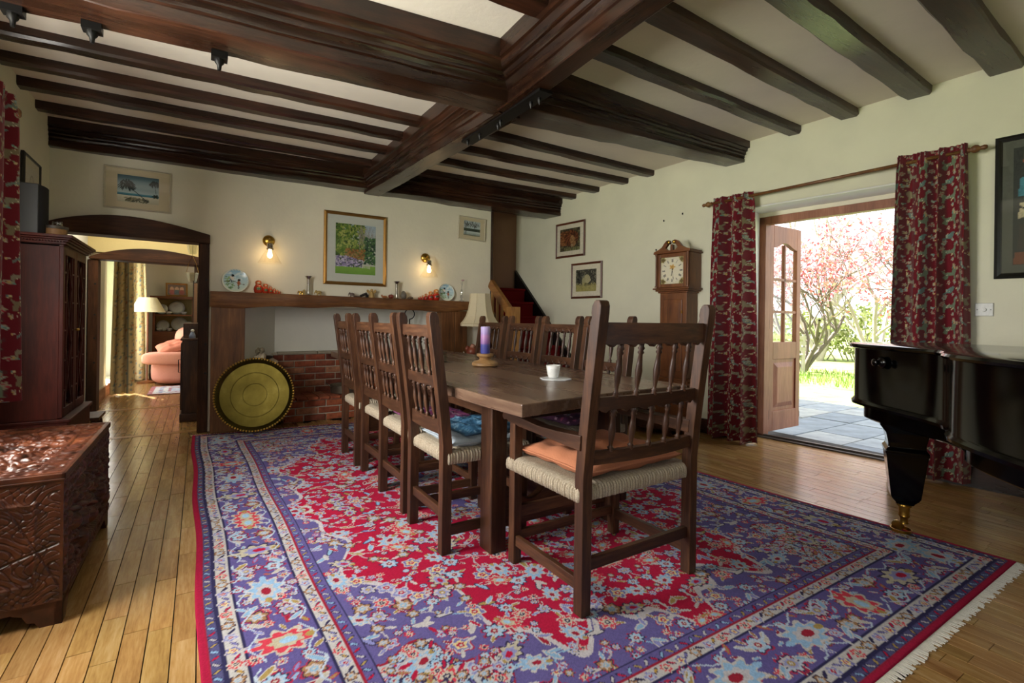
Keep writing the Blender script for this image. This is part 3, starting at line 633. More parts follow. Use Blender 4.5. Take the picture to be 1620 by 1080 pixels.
# ================================================================ chairs
def spindle(h, r=.014):
    P_ = [(0, .7), (.03, .95), (.06, .62), (.09, .95), (.12, .55), (.16, .5), (.30, .78), (.48, 1.0), (.62, .78), (.78, .55), (.82, .9), (.86, .6), (.90, 1.0), (.94, .65), (1, .75)]
    return MB().lathe([(r*b, h*a) for a, b in P_], 10)
M_rush = None
def rush():
    N = Nodes('rush_seat'); v = N.coords(); f = N.noise(v, 260, 3); N.l(N.ramp(f, [(.3, '877a66'), (.5, 'a09380'), (.7, 'b5a996')]), N.b.inputs['Base Color']); N.bump(f, .2, .003); return N.set(Roughness=.85, Specular_IOR_Level=.2)
M_rush = rush()
def rail(x0, x1, zt, zb, y, th, bow, nsc=0, dep=.012, N_=48, tops=0):
    vs = []; mb = MB()
    for i in range(N_+1):
        t = i/N_; x = x0+(x1-x0)*t; o = -bow*math.sin(PI*t); b = zb
        if nsc: ph = (t*(nsc+1)) % 1; ph = abs(ph-.5)*2; b = zb+dep*(1-ph**2)*1.0 if True else b; b = zb+dep*(1-(1-ph)**4*1.0)
        vs += [(x, y+o, b), (x, y+o+th, b), (x, y+o+th, zt), (x, y+o, zt)]
    return mb.add(vs, [(i*4+k, i*4+(k+1) % 4, (i+1)*4+(k+1) % 4, (i+1)*4+k) for i in range(N_) for k in range(4)]+[(3, 2, 1, 0), (N_*4, N_*4+1, N_*4+2, N_*4+3)])
def chair(label, w=.40, dp=.42, nsp=4, H=1.11, arms=False, zt=(.985, 1.05), zm=(.755, .815), zl=(.545, .61), bow=.012, group=None):
    t = T('armchair' if arms else 'side_chair', label, 'chair', group=group); lw = .045; tilt = lambda z: -.085*max(0, (z-.50)/.65)**1.15
    for s in (-1, 1):
        x = s*w/2; zs = [0, .3, .5, .65, .8, .95, H-.075, H-.06, H-.045, H-.02, H-.004, H]
        fr = [.022]*7+[.017, .022, .021, .013, .006]; bk = [-.026]*7+[-.026, -.026, -.024, -.016, -.008]
        pts = [(tilt(z)+a, z) for z, a in zip(zs, fr)]+[(tilt(z)+b, z) for z, b in zip(zs[::-1], bk[::-1])]
        MB().prism(pts, x-lw/2, x+lw/2, 'x').put('back_post', M_oak('Z'), t, bevel=.003)
        MB().box(x-.021, x+.021, dp-.022, dp+.022, 0, .66 if arms else .462).put('leg', M_oak('Z'), t, bevel=.003)
        MB().box(x-.011, x+.011, .02, dp-.02, .08, .125).put('stretcher', M_oak('Y'), t, bevel=.002)
        if arms:
            ap = [(tilt(.66)+.0, .662), (.12, .652), (.25, .648), (dp-.05, .660), (dp+.05, .664), (dp+.07, .655), (dp+.075, .640), (dp+.06, .628), (dp+.035, .632), (dp+.02, .624), (dp-.04, .622), (dp-.06, .617), (.2, .612), (tilt(.62), .605)]
            MB().prism(ap, x-.026-(.004 if s < 0 else 0), x+.026, 'x').put('arm', M_oak('Y'), t, bevel=.003)
    x0, x1 = -w/2+lw/2-.008, w/2-lw/2+.008
    for nm, (a, b), ns in (('top_rail', zt, nsp), ('middle_rail', zm, nsp), ('bottom_rail', zl, 0)):
        y = tilt((a+b)/2)-.012; rail(x0, x1, b, a, y, .024, bow, ns).put(nm, M_oak('X'), t, smooth=True)
        if nm != 'bottom_rail' or True:   # carved arcade on the front face
            cv = MB(); sp = (x1-x0)/(nsp+1); zb = a+.012 if nm != 'bottom_rail' else a+.02
            for k in range(nsp+1):
                cx = x0+sp*(k+.5); ar = [(cx+sp*.40*math.cos(q), y+.0245-bow*math.sin(PI*(cx-x0)/(x1-x0)), zb+.026*math.sin(q)) for q in np.linspace(.1, PI-.1, 9)]; cv.tube(ar, .0032, 5)
            cv.put('carved_arcade', M_dark if False else M_oak('X'), t)
    for (z0, z1) in ((zm[1], zt[0]+.012), (zl[1], zm[0]+.012)):
        me = spindle(z1-z0+.01).mesh('spindle'); me.materials.append(M_oak('Z')); me.polygons.foreach_set('use_smooth', np.ones(len(me.polygons), bool))
        for k in range(nsp):
            xx = x0+(x1-x0)*(k+1)/(nsp+1); ya, yb = tilt(z0), tilt(z1); bo = -bow*math.sin(PI*(k+1)/(nsp+1))
            share('spindle', me, t, (xx, ya+bo, z0-.005), (-math.atan2(yb-ya, z1-z0), 0, 0))
    for (yy, z0, z1) in ((0, .155, .20), (dp, .20, .25), (dp, .10, .14)):
        MB().box(-w/2+.02, w/2-.02, yy-.011, yy+.011, z0, z1).put('stretcher', M_oak('X'), t, bevel=.002)
    # rush seat: corrugated rolled edge and woven top
    hw, y0, y1, zt_ = w/2+.018, -.018+.02, dp+.03, .462
    def seatpt(u, v):
        x = -hw+2*hw*u; y = y0+(y1-y0)*v; e = min(u, 1-u)*2*hw; g = min(v, 1-v)*(y1-y0); d = min(e, g); al = y if e < g else x
        return (x, y, zt_+.012*min(1, d/.03)**.5-.010*min(1, d/.2)+.002*math.sin(al*300))
    s = MB().grid(seatpt, 90, 90); 
    per = []; N_ = 1000
    for k in range(N_):
        q = k/N_*4; i = int(q); f_ = q-i; c = [(-hw, y0), (hw, y0), (hw, y1), (-hw, y1)]; a, b = c[i], c[(i+1) % 4]; per.append((a[0]+(b[0]-a[0])*f_, a[1]+(b[1]-a[1])*f_, ((0, -1), (1, 0), (0, 1), (-1, 0))[i]))
    ring = []
    for x, y, (nx_, ny_) in per:
        rr = .0032*math.sin((x*abs(ny_)+y*abs(nx_))*430)+.0014*math.sin((x*abs(ny_)+y*abs(nx_))*171)
        for o, z in ((0, .002), (.009, -.008), (.011, -.03), (.008, -.048), (-.012, -.056)): ring.append((x+nx_*(o+rr), y+ny_*(o+rr), zt_+z))
    s.add(ring, [(k*5+j, ((k+1) % N_)*5+j, ((k+1) % N_)*5+j+1, k*5+j+1) for k in range(N_) for j in range(4)])
    s.add([(-hw, y0, zt_-.05), (hw, y0, zt_-.05), (hw, y1, zt_-.05), (-hw, y1, zt_-.05)], [(3, 2, 1, 0)])
    s.put('rush_seat', M_rush, t, smooth='all', fix=False)
    return t
arm = chair('dark oak armchair with spindle back at the near end of the table', w=.60, dp=.455, nsp=5, H=1.153, arms=True, zt=(.985, 1.075), zm=(.742, .80), zl=(.547, .595), bow=.028)
arm.location = (1.50, 1.385, .009)
g_l, g_r = 'side chairs along the dining table', 'side chairs along the dining table'
pr = chair('dark oak spindle side chair with blue cushion, nearest on the chest side', group=g_l); pr.location = (.965, 2.27, .009); pr.rotation_euler = (0, 0, -PI/2)
for x, y, a, lab in [(.98, 2.82, 0, 'dark oak spindle side chair with purple cushion, second on the chest side'), (1.0, 3.285, .01, 'dark oak spindle side chair with bare pale rush seat, third on the chest side'), (.992, 3.835, -.02, 'dark oak spindle side chair nearest the fireplace on the chest side')]:
    copy_tree(pr, None, lab, (x, y, .009), -PI/2+a)
for x, y, a, lab in [(2.17, 2.357, 0, 'dark oak spindle side chair beyond the cup, nearest the armchair on the stair side'), (2.17, 2.85, 0, 'dark oak spindle side chair second from the armchair on the stair side'), (2.17, 3.34, .0, 'dark oak spindle side chair third from the armchair on the stair side'), (2.17, 3.85, .0, 'dark oak spindle side chair behind the purple candle on the stair side')]:
    copy_tree(pr, None, lab, (x, y, .009), PI/2+a)

def cushion(name, label, mat, w, d, th, loc, rz=0, seed=1, wr=.006, paint=None, tilt=(0, 0), cat='cushion'):
    r = random.Random(seed); ph = [r.uniform(0, 6) for _ in range(6)]; n = 44
    def pt(sg):
        def f(u, v):
            a, b = 2*u-1, 2*v-1; e = max(0, (1-abs(a)**3.5)*(1-abs(b)**3.5))**.42; pin = 1-.05*(abs(a)*abs(b))
            return (a*w/2*(1-.04*(1-abs(b)**2))*1, b*d/2*(1-.04*(1-abs(a)**2)), sg*th/2*e+wr*e*(math.sin(7*a+3*b+ph[0])+math.sin(11*b-5*a+ph[1])*.7+math.sin(17*a+ph[2])*.4))
        return f
    t = T(name, label, cat, loc, rz, rot=(tilt[0], tilt[1], rz)); tp = pt(1)
    if paint:
        cv = paint; P = np.array([[tp(i/(cv.nx-1), j/(cv.ny-1)) for i in range(cv.nx)] for j in range(cv.ny)]); obj('top_cover', gridmesh('top_cover', P, cv.colors()), vcol('cushion_print', .9, .3, 400), t, smooth='all')
        MB().grid(pt(-1), n, n).put('bottom_cover', mat, t, smooth='all')
    else:
        MB().grid(tp, n, n).grid(pt(-1), n, n).put('cover', mat, t, smooth='all')
    rim = [(w/2*a*(1-.04*(1-abs(b)**2)), d/2*b*(1-.04*(1-abs(a)**2)), 0) for a, b in [(-1+2*k/20, -1) for k in range(20)]+[(1, -1+2*k/20) for k in range(20)]+[(1-2*k/20, 1) for k in range(20)]+[(-1, 1-2*k/20) for k in range(21)]]
    MB().tube(rim, .0045, 6).put('piping', mat, t, smooth='all')
    return t
cushion('seat_cushion', 'terracotta seat cushion on the armchair', plain('terracotta_cotton', 'b3714f', .9, bump=.3, bscale=200), .55, .46, .085, (1.50, 1.635, .512), .03, 3, .008)
cushion('seat_cushion', 'pale blue grey seat cushion on the nearest side chair', plain('pale_blue_cotton', 'a9b4bd', .9, bump=.3), .37, .40, .06, (1.19, 2.27, .50), 0, 5)
cvb = Canvas(.34, .38, .008, '3f6f93')
for k in range(300): cvb.ell(random.random()*.34, random.random()*.38, .012, .006, random.choice(('5f93b5', '2c5676', '82aac4')), random.random()*3)
cushion('seat_cushion', 'denim blue woven cushion lying on the pale blue one', plain('denim', '47708f', .9), .34, .36, .04, (1.24, 2.285, .535), .06, 8, paint=cvb)
def paisley(bgc):
    cv = Canvas(.36, .38, .007, bgc)
    for k in range(120): cv.ell(random.random()*.36, random.random()*.38, .016, .010, random.choice(('b0577d', '6b2c63', 'c9a0b5', '3d2647', '7a8a9a')), random.random()*3, .2)
    return cv
cushion('seat_cushion', 'pink and purple print cushion on the second side chair', plain('plum', '7e3f6a', .9), .36, .38, .055, (1.22, 2.82, .50), 0, 11, paint=paisley('8e4672'))
cushion('seat_cushion', 'dark purple paisley cushion on the stair side chair nearest the armchair', plain('plum2', '55304f', .9), .36, .38, .05, (1.95, 2.357, .498), 0, 12, paint=paisley('5a3350'))
cushion('seat_cushion', 'dark purple paisley cushion on the second stair side chair', plain('plum2', '55304f', .9), .36, .38, .05, (1.95, 2.85, .498), 0, 13, paint=paisley('5a3350'))
cushion('seat_cushion', 'pale blue cushion on the third stair side chair', plain('pale_blue_cotton', 'a9b4bd', .9), .36, .38, .05, (1.95, 3.34, .498), 0, 14)

# ================================================================ things on the table
zt = .7745
t = T('cup', 'white porcelain cup on the white octagonal coaster', 'cup', (1.60, 2.10, zt+.006))
t_ = MB().lathe([(.001, .004), (.022, .004), (.024, 0), (.026, .004), (.031, .02), (.036, .045), (.0385, .068), (.037, .068), (.034, .045), (.028, .018), (.001, .012)], 28, cap=False).put('bowl', M_white, t, smooth='all')
MB().tube([(-.034+.0*k, 0, 0) if 0 else (.034*math.cos(1.1)+.022*math.sin(PI*k/10)*math.cos(1.1), .034*math.sin(1.1)+.022*math.sin(PI*k/10)*math.sin(1.1), .052-.034*k/10) for k in range(11)], .0035, 8).put('handle', M_white, t, smooth='all')
t = T('coaster', 'white octagonal coaster under the porcelain cup', 'coaster', (1.605, 2.085, zt)); MB().lathe([(.083, 0), (.085, .003), (.083, .006)], 8).put('plate', plain('white_melamine', 'dfe2e4', .35), t)
t = T('pillar_candle', 'purple pillar candle fading from lilac to blue', 'candle', (1.62, 2.88, zt+.0845))
def candle_mat():
    N = Nodes('candle_wax'); s = N.n('ShaderNodeSeparateXYZ'); N.l(N.coords(), s.inputs[0]); m = N.n('ShaderNodeMath', operation='DIVIDE', i_1=.18); N.l(s.outputs['Z'], m.inputs[0]); n_ = N.noise(N.coords(), 40, 3)
    a = N.n('ShaderNodeMath', operation='MULTIPLY_ADD', i_1=.08); N.l(n_, a.inputs[0]); N.l(m.outputs[0], a.inputs[2]); N.l(N.ramp(a.outputs[0], [(.05, '46499c'), (.36, '4a4a98'), (.42, '8a5f9e'), (.68, 'b07fb4'), (.78, '9f86be'), (1, 'b3a3d2')]), N.b.inputs['Base Color']); return N.set(Roughness=.45, Subsurface_Weight=.1)
MB().lathe([(.001, 0), (.031, 0), (.032, .004), (.032, .176), (.029, .18), (.022, .177), (.001, .176)], 24).put('wax', candle_mat(), t, smooth=True); MB().tube([(0, 0, .175), (.001, 0, .184), (.003, .001, .190)], .001, 5).put('wick', M_dark, t)
t = T('candle_holder', 'turned pale wood candle holder under the purple candle', 'candle holder', (1.62, 2.88, zt))
MB().lathe([(.001, 0), (.078, 0), (.088, .008), (.088, .022), (.072, .034), (.046, .040), (.036, .048), (.042, .060), (.056, .068), (.058, .082), (.052, .085), (.034, .084), (.001, .084)], 32).put('body', wood('candle_holder_wood', '7b5a38', 'a07b50', 'bd9a6c', 'Y', 14, .4, .1), t, smooth=True)
t = T('tea_light_glass', 'square clear glass tea light holder on the table', 'candle', (1.475, 3.27, zt)); 
gb = MB(); 
for a, b, c, d in ((-.032, .032, -.032, -.027), (-.032, .032, .027, .032), (-.032, -.027, -.027, .027), (.027, .032, -.027, .027)): gb.box(a, b, c, d, 0, .075)
gb.box(-.032, .032, -.032, .032, 0, .008).put('glass', glassmat('tumbler_glass', (.9, .93, .93), .05, .12), t); MB().lathe([(.022, .008), (.022, .05), (.001, .05)], 16).put('wax', plain('ivory_wax', 'd8cdb0', .6), t, smooth=True)
# ================================================================ carved chest
def relief_panel(w, h, seed, deep, nx, ny, border=.07):
    """height field of a carved panel: rope border, clouds, figures, waves; returns array (ny,nx) in metres"""
    r = random.Random(seed); X, Y = np.meshgrid(np.linspace(0, w, nx), np.linspace(0, h, ny)); Hh = np.zeros((ny, nx))
    D = np.minimum(np.minimum(X, w-X), np.minimum(Y, h-Y)); ins = D > border
    def blob(x, y, a, b, rot, k):
        u = ((X-x)*math.cos(rot)+(Y-y)*math.sin(rot))/a; v = (-(X-x)*math.sin(rot)+(Y-y)*math.cos(rot))/b; q = np.clip(1-(u*u+v*v), 0, 1)**.5; return q*k
    Hh[ins] = -deep*.75
    for _ in range(int(w*h*520)):
        x, y = r.uniform(border, w-border), r.uniform(border, h-border); a = r.uniform(.012, .035); Hh = np.where(ins, np.maximum(Hh, blob(x, y, a, a*r.uniform(.25, .5), r.uniform(-.9, .9), deep)-deep*.75), Hh)
    for _ in range(int(w*8)):   # small robed figures
        x, y = r.uniform(border*1.3, w-border*1.3), r.uniform(border, h*.5); s_ = r.uniform(.06, .10)
        for dx, dy, a, b in ((0, .5, .30, .55), (0, 1.15, .16, .18), (.25, .7, .3, .1), (-.22, .65, .28, .1)): Hh = np.where(ins, np.maximum(Hh, blob(x+dx*s_, y+dy*s_, a*s_, b*s_, 0, deep*1.25)-deep*.4), Hh)
    lip = (D > border*.82) & (D <= border); Hh[lip] += .004*np.abs(np.sin((X+Y)[lip]*130))
    bd = D < border*.8; wav = np.sin(X*75+2.5*np.sin(Y*60))*np.sin(Y*70+2.5*np.sin(X*55)); Hh[bd] += (deep*.22*np.sign(wav)*np.abs(wav)**.5)[bd]
    e = D < .012; Hh[e] = 0
    return Hh
def engraved(w, h, seed, amp, nx, ny):
    r = random.Random(seed); X, Y = np.meshgrid(np.linspace(0, w, nx), np.linspace(0, h, ny)); f = np.sin(X*74+3*np.sin(Y*52+1)+1.5*np.sin(X*29))*np.sin(Y*110+3*np.sin(X*47)+2*np.sin(Y*23))
    Hh = -amp*np.exp(-(f/.10)**2); D = np.minimum(np.minimum(X, w-X), np.minimum(Y, h-Y))
    for a, b, c_ in ((-1.9, .95, 0), (-1.9, 1.12, 0), (-2.2, .62, 0), (.35, .12, 0)):   # masts, hull lines of the junk
        Hh = np.minimum(Hh, -amp*1.3*np.exp(-((Y-(b+a*(X-w*.5)))/.004)**2))
    Hh += amp*.8*np.exp(-((D-.075)/.006)**2); Hh[D < .01] = 0
    return Hh
def panel_obj(name, Hh, w, h, mapf, mat, parent):
    ny, nx = Hh.shape; P = np.zeros((ny, nx, 3)); u = np.linspace(0, w, nx); v = np.linspace(0, h, ny)
    for j in range(ny):
        for i in range(nx): P[j, i] = mapf(u[i], v[j], Hh[j, i])
    return obj(name, gridmesh(name, P, np.ones((ny, nx, 4))), mat, parent, smooth='all')
def chest_mat():
    N = Nodes('camphor_wood'); v = N.coords((1, 1, 1)); f = N.noise(v, 14, 5); N.l(N.ramp(f, [(.3, '230d06'), (.5, '401d0f'), (.72, '5c2f18')]), N.b.inputs['Base Color']); N.bump(N.noise(v, 120, 3), .15, .003); return N.set(Roughness=.36, Specular_IOR_Level=.5)
M_chest = chest_mat()
ch = T('carved_chest', 'carved camphor wood chest with deep relief panels', 'chest', (-.397, 2.305, 0), -.008)
cw, cl, chh = .53, .962, .525
MB().box(-cw+.03, -.032, .03, cl-.03, .07, chh-.03).put('body', M_chest, ch)
panel_obj('front_panel', engraved(cw, .43, 2, .005, 260, 190), cw, .43, lambda u, v, h: (-cw+u, -h, .075+v), M_chest, ch)
panel_obj('side_panel', relief_panel(cl, .43, 4, .032, 220, 110, .06), cl, .43, lambda u, v, h: (h, u, .075+v), M_chest, ch)
MB().box(-cw-.005, .006, -.006, cl+.005, chh-.022, chh-.012).put('lid', M_chest, ch, bevel=.004); lb = MB()
for q_ in ((-cw-.005, .006, -.006, .006), (-cw-.005, .006, cl-.008, cl+.005), (-.008, .006, -.006, cl+.005)): lb.box(*q_, chh-.014, chh+.005)
lb.put('lid_edge', M_chest, ch, bevel=.003)
panel_obj('lid_panel', relief_panel(cw, cl, 9, .018, 150, 220, .085), cw-.004, cl-.004, lambda u, v, h: (-cw+.003+u, .001+v, chh+h+.0005+.006), M_chest, ch)
for (x0, x1, y0, y1) in ((-.13, 0, 0, .02), (-cw, -cw+.13, 0, .02), (-.02, 0, .0, .11), (-.02, 0, cl-.11, cl), (-.13, 0, cl-.02, cl)):
    pts = [(0, .08), (0, 0), (.45, 0), (.55, .02), (.7, .025), (.8, .05), (1, .06), (1, .08)]
    if x1-x0 > y1-y0:
        f_ = (lambda t: x1-(x1-x0)*t) if x1 > -.2 else (lambda t: x0+(x1-x0)*t); MB().prism([(f_(a), b) for a, b in pts], y0, y1, 'y').put('bracket_foot', M_chest, ch)
    else:
        f_ = (lambda t: y0+(y1-y0)*t) if y0 < .3 else (lambda t: y1-(y1-y0)*t); MB().prism([(f_(a), b) for a, b in pts], x0, x1, 'x').put('bracket_foot', M_chest, ch)
MB().box(-cw+.01, -.004, .0, .015, .062, .08).box(-.015, -.0, .0, cl, .062, .08).put('base_rail', M_chest, ch)

# ================================================================ glazed cabinet
cb = T('glazed_cabinet', 'tall mahogany bookcase cabinet with astragal glazed doors', 'cabinet', (-1.035, 4.10, 0))
D_, W_ = .315, .72        # depth along x, width along y
MB().box(0, D_+.03, -.015, W_+.015, .06, .41).put('base_unit', M_mah('Z'), cb, bevel=.004); MB().box(0, D_+.04, -.02, W_+.02, 0, .06).put('plinth', M_mah('Y'), cb, bevel=.004); MB().box(0, D_+.045, -.02, W_+.02, .405, .43).put('waist_moulding', M_mah('Y'), cb, bevel=.006)
MB().box(0, .015, 0, W_, .43, 1.53).put('back_panel', M_mah('Z'), cb)
for y in (0, W_-.018): MB().box(0, D_-.02, y, y+.018, .43, 1.53).put('side_panel', M_mah('Z'), cb, bevel=.002)
for z in (.43, .80, 1.15): MB().box(.015, D_-.03, .018, W_-.018, z, z+.014).put('shelf', M_mah('Y'), cb)
co = MB()
for o, z0, z1 in ((.0, 1.505, 1.52), (.012, 1.52, 1.535), (.024, 1.535, 1.547), (.036, 1.547, 1.558), (.048, 1.558, 1.576)): co.box(0, D_+o, -o, W_+o, z0, z1)
co.put('cornice', M_mah('Y'), cb, bevel=.003)
dn = MB()
for k in range(16): dn.box(.1+k*.014, .107+k*.014, -.03, -.022, 1.532, 1.54)
dn.put('dentil_moulding', M_mah('Y'), cb)
for k in range(2):
    y0 = k*W_/2; y1 = y0+W_/2; xf = D_-.022; dr = MB()
    dr.box(xf, D_, y0+.002, y0+.045, .435, 1.515).box(xf, D_, y1-.045, y1-.002, .435, 1.515).box(xf, D_, y0+.045, y1-.045, .435, .49).box(xf, D_, y0+.045, y1-.045, 1.46, 1.515)
    d = dr.put('door', M_mah('Z'), cb, bevel=.003)
    MB().box(xf+.006, xf+.009, y0+.045, y1-.045, .49, 1.46).put('glass_pane', M_glass, d)
    ya, yb, ym = y0+.045, y1-.045, (y0+y1)/2; bars = MB(); zz = [.49, .62, .75, .90, 1.06, 1.20, 1.33, 1.46]; xx = D_-.007
    for a, b in (((ya+.055, .49), (ya+.055, 1.46)), ((yb-.055, .49), (yb-.055, 1.46))): bars.bar((xx, a[0], a[1]), (xx, b[0], b[1]), .010, .012)
    for z0, z1 in ((.53, .70), (.89, 1.06), (1.25, 1.42)):
        for q in ((ya+.055, z0, ym, z1), (yb-.055, z0, ym, z1)): bars.bar((xx, q[0], q[1]), (xx, q[2], q[3]), .010, .011)
    for z0, z1 in ((.70, .89), (1.06, 1.25)):
        for q in ((ym, z0, ya+.055, z1), (ym, z0, yb-.055, z1)): bars.bar((xx, q[0], q[1]), (xx, q[2], q[3]), .010, .011)
    for z in (.60, .79, .98, 1.16, 1.35):
        for q in ((ya, ya+.055), (yb-.055, yb)): bars.bar((xx, q[0], z), (xx, q[1], z), .012, .010)
    bars.put('glazing_bars', M_mah('Z'), d)
    MB().lathe([(.003, 0), (.004, .006), (.009, .010), (.009, .016), (.004, .02)], 10, (D_, (y1-.02 if k == 0 else y0+.02), .98), 'x').put('knob', M_brass, d, smooth='all')
# glassware and books inside, seen through the panes
for i, (y, z, r_, h_) in enumerate([(.10, .444, .03, .10), (.2, .444, .035, .14), (.5, .444, .03, .12), (.62, .444, .03, .10), (.12, .814, .03, .12), (.25, .814, .025, .15), (.48, .814, .035, .11), (.6, .814, .03, .13), (.15, 1.164, .03, .12), (.3, 1.164, .03, .10), (.52, 1.164, .035, .13)]):
    MB().lathe([(r_*.7, 0), (r_*.2, .008), (r_*.2, h_*.4), (r_, h_*.6), (r_*.95, h_)], 12, cap=False).put('glass_goblet', glassmat('goblet_glass', (.92, .94, .94), .02, .1), label='small glass goblet on the %s shelf inside the glazed cabinet' % ['bottom', 'middle', 'top'][0 if z < .5 else 1 if z < .9 else 2], cat='goblet', group='goblets in the glazed cabinet', loc=(-.90, 4.10+y, z), smooth='all')
sp = T('loudspeaker', 'black loudspeaker on top of the glazed cabinet', 'speaker', (-.93, 4.10, 1.576)); MB().box(-.09, .09, 0, .2, 0, .305).put('box', plain('speaker_black', '0b0b0c', .45), sp, bevel=.004)
MB().grid(lambda u, v: (.09+.022*math.sin(PI*u)**.5, .005+.19*u, .005+.295*v), 14, 6).put('grille', plain('grille_cloth', '101013', .9, bump=.4, bscale=500), sp, smooth='all')
t = T('round_box', 'round pale wooden box on top of the glazed cabinet', 'box', (-.785, 4.22, 1.576)); MB().lathe([(.06, 0), (.06, .05)], 24).put('body', plain('box_wood', '8a6238', .6), t, smooth=True); MB().lathe([(.066, .048), (.066, .066), (.001, .068)], 24).put('lid', plain('box_lid', '3a2f25', .5), t, smooth=True)
MB().lathe([(.022, 0), (.007, .01), (.007, .05), (.028, .085), (.026, .12)], 14, cap=False).put('glass_dish', glassmat('goblet_glass'), label='small clear glass on the cabinet behind the loudspeaker', cat='glass', loc=(-.80, 4.36, 1.576), smooth='all')
st_ = T('low_stool', 'low plain wooden stool beside the glazed cabinet', 'stool', (-.78, 5.10, 0)); stm = M_oak('Y'); MB().box(-.13, .13, -.16, .16, .26, .285).put('seat', stm, st_, bevel=.004)
for sx in (-1, 1):
    for sy in (-1, 1): MB().bar((sx*.09, sy*.11, .26), (sx*.115, sy*.14, 0), .03).put('leg', M_oak('Z'), st_)

# ================================================================ grand piano
pn = T('grand_piano', 'black grand piano with brass casters by the garden door', 'piano', (3.13, 1.067, 0))
def PL(mb): return L(mb, 3.13, 1.067)
def bez(p, n=16):
    out = []
    for k in range(n+1):
        t = k/n; q = [Vector((*a, 0)) for a in p]
        while len(q) > 1: q = [a.lerp(b, t) for a, b in zip(q[:-1], q[1:])]
        out.append((q[0].x, q[0].y))
    return out
side = bez([(3.05, 1.27), (2.92, 1.16), (2.80, .98), (2.72, .78), (2.64, .73), (2.47, .70)], 18)+bez([(2.47, .70), (2.33, .68), (2.20, .55), (2.05, .38), (1.85, .15), (1.72, -.10)], 14)[1:]
outl = side+[(1.60, -.36), (2.86, -.92), (3.05, -.60), (3.47, .62), (3.56, 1.0), (3.52, 1.16), (3.40, 1.26), (3.2, 1.31), (3.11, 1.30)]
def offset(poly, d):
    n = len(poly); out = []; A = sum(poly[i][0]*poly[(i+1) % n][1]-poly[(i+1) % n][0]*poly[i][1] for i in range(n)); sg = 1 if A > 0 else -1
    for i in range(n):
        a, b, c = Vector(poly[i-1]), Vector(poly[i]), Vector(poly[(i+1) % n]); e = ((b-a).normalized()+(c-b).normalized()).normalized(); out.append((b.x+sg*d*e.y, b.y-sg*d*e.x))
    return out
def slab(levels):  # levels: [(offset, z)...]
    n = len(outl); vs = []
    for o, z in levels: vs += [(x, y, z) for x, y in offset(outl, o)]
    m_ = len(levels); return MB().add(vs, [tuple(range(n))[::-1], tuple(range((m_-1)*n, m_*n))]+[(j*n+i, j*n+(i+1) % n, (j+1)*n+(i+1) % n, (j+1)*n+i) for j in range(m_-1) for i in range(n)])
PL(slab([(-.004, .655), (.012, .658), (.014, .672), (.006, .682), (0, .69), (0, .96)])).put('rim', M_black, pn, smooth=True)
PL(slab([(-.06, .575), (-.045, .585), (-.045, .655)])).put('under_frame', M_black, pn, smooth=True)
PL(slab([(.004, .962), (.022, .964), (.028, .974), (.022, .984), (.008, .988)])).put('lid', M_black, pn, smooth=True)
kn = PL(MB().lathe([(.022, 0), (.024, .008), (.016, .014), (.010, .016), (.010, .03), (.016, .036), (.016, .042), (.006, .046)], 14)); 
o = MB().lathe([(.030, 0), (.030, .006), (.020, .012), (.012, .014), (.012, .03), (.019, .036), (.019, .042), (.006, .046)], 16).put('lid_lock_knob', M_black, pn, smooth='all', loc=(2.868-3.13, 1.075-1.067, .90)); o.rotation_euler = Vector((-.83, .56, 0)).to_track_quat('Z', 'Y').to_euler()
def pleg(x, y, hide=False):
    q = MB()
    def ring(s_, z): return [(x-s_, y-s_, z), (x+s_, y-s_, z), (x+s_, y+s_, z), (x-s_, y+s_, z)]
    rings = [ring(.12, .60), ring(.115, .57), ring(.088, .53), ring(.078, .48), ring(.078, .455), ring(.090, .44), ring(.090, .425), ring(.086, .42), ring(.062, .20), ring(.055, .185), ring(.040, .165), ring(.036, .155)]
    vs = [p for r_ in rings for p in r_]; q.add(vs, [(3, 2, 1, 0), tuple(range(len(vs)-4, len(vs)))]+[(j*4+k, j*4+(k+1) % 4, (j+1)*4+(k+1) % 4, (j+1)*4+k) for j in range(len(rings)-1) for k in range(4)])
    q.v = [( (a-x)*math.cos(.45)-(b-y)*math.sin(.45)+x, (a-x)*math.sin(.45)+(b-y)*math.cos(.45)+y, c) for a, b, c in q.v]
    lg = PL(q).put('leg', M_black, pn, bevel=.004)
    c = PL(MB().lathe([(.030, .155), (.034, .15), (.034, .142), (.025, .138), (.023, .10), (.026, .09), (.018, .08), (.017, .06), (.02, .05), (.001, .05)], 16, (x, y, 0))).put('caster', M_brass, lg, smooth=True)
    PL(MB().lathe([(.026, 0), (.026, .016), (.001, .016)], 14, (x, y+.03, .028), 'x')).put('wheel', M_brass, lg, smooth=True)
    PL(MB().lathe([(.040, 0), (.046, .004), (.047, .022), (.042, .022), (.040, .008), (.001, .006)], 22, (x-.008, y+.01, .0))).put('caster_cup', M_brass, lg, smooth=True)
pleg(3.13, 1.067); pleg(2.08, .02); pleg(2.75, -.42)

# ================================================================ longcase clock
ck = T('longcase_clock', 'oak longcase clock with swan neck hood against the wall', 'clock', (xr(3.30)-.005, 3.30, 0), math.atan(.11125))
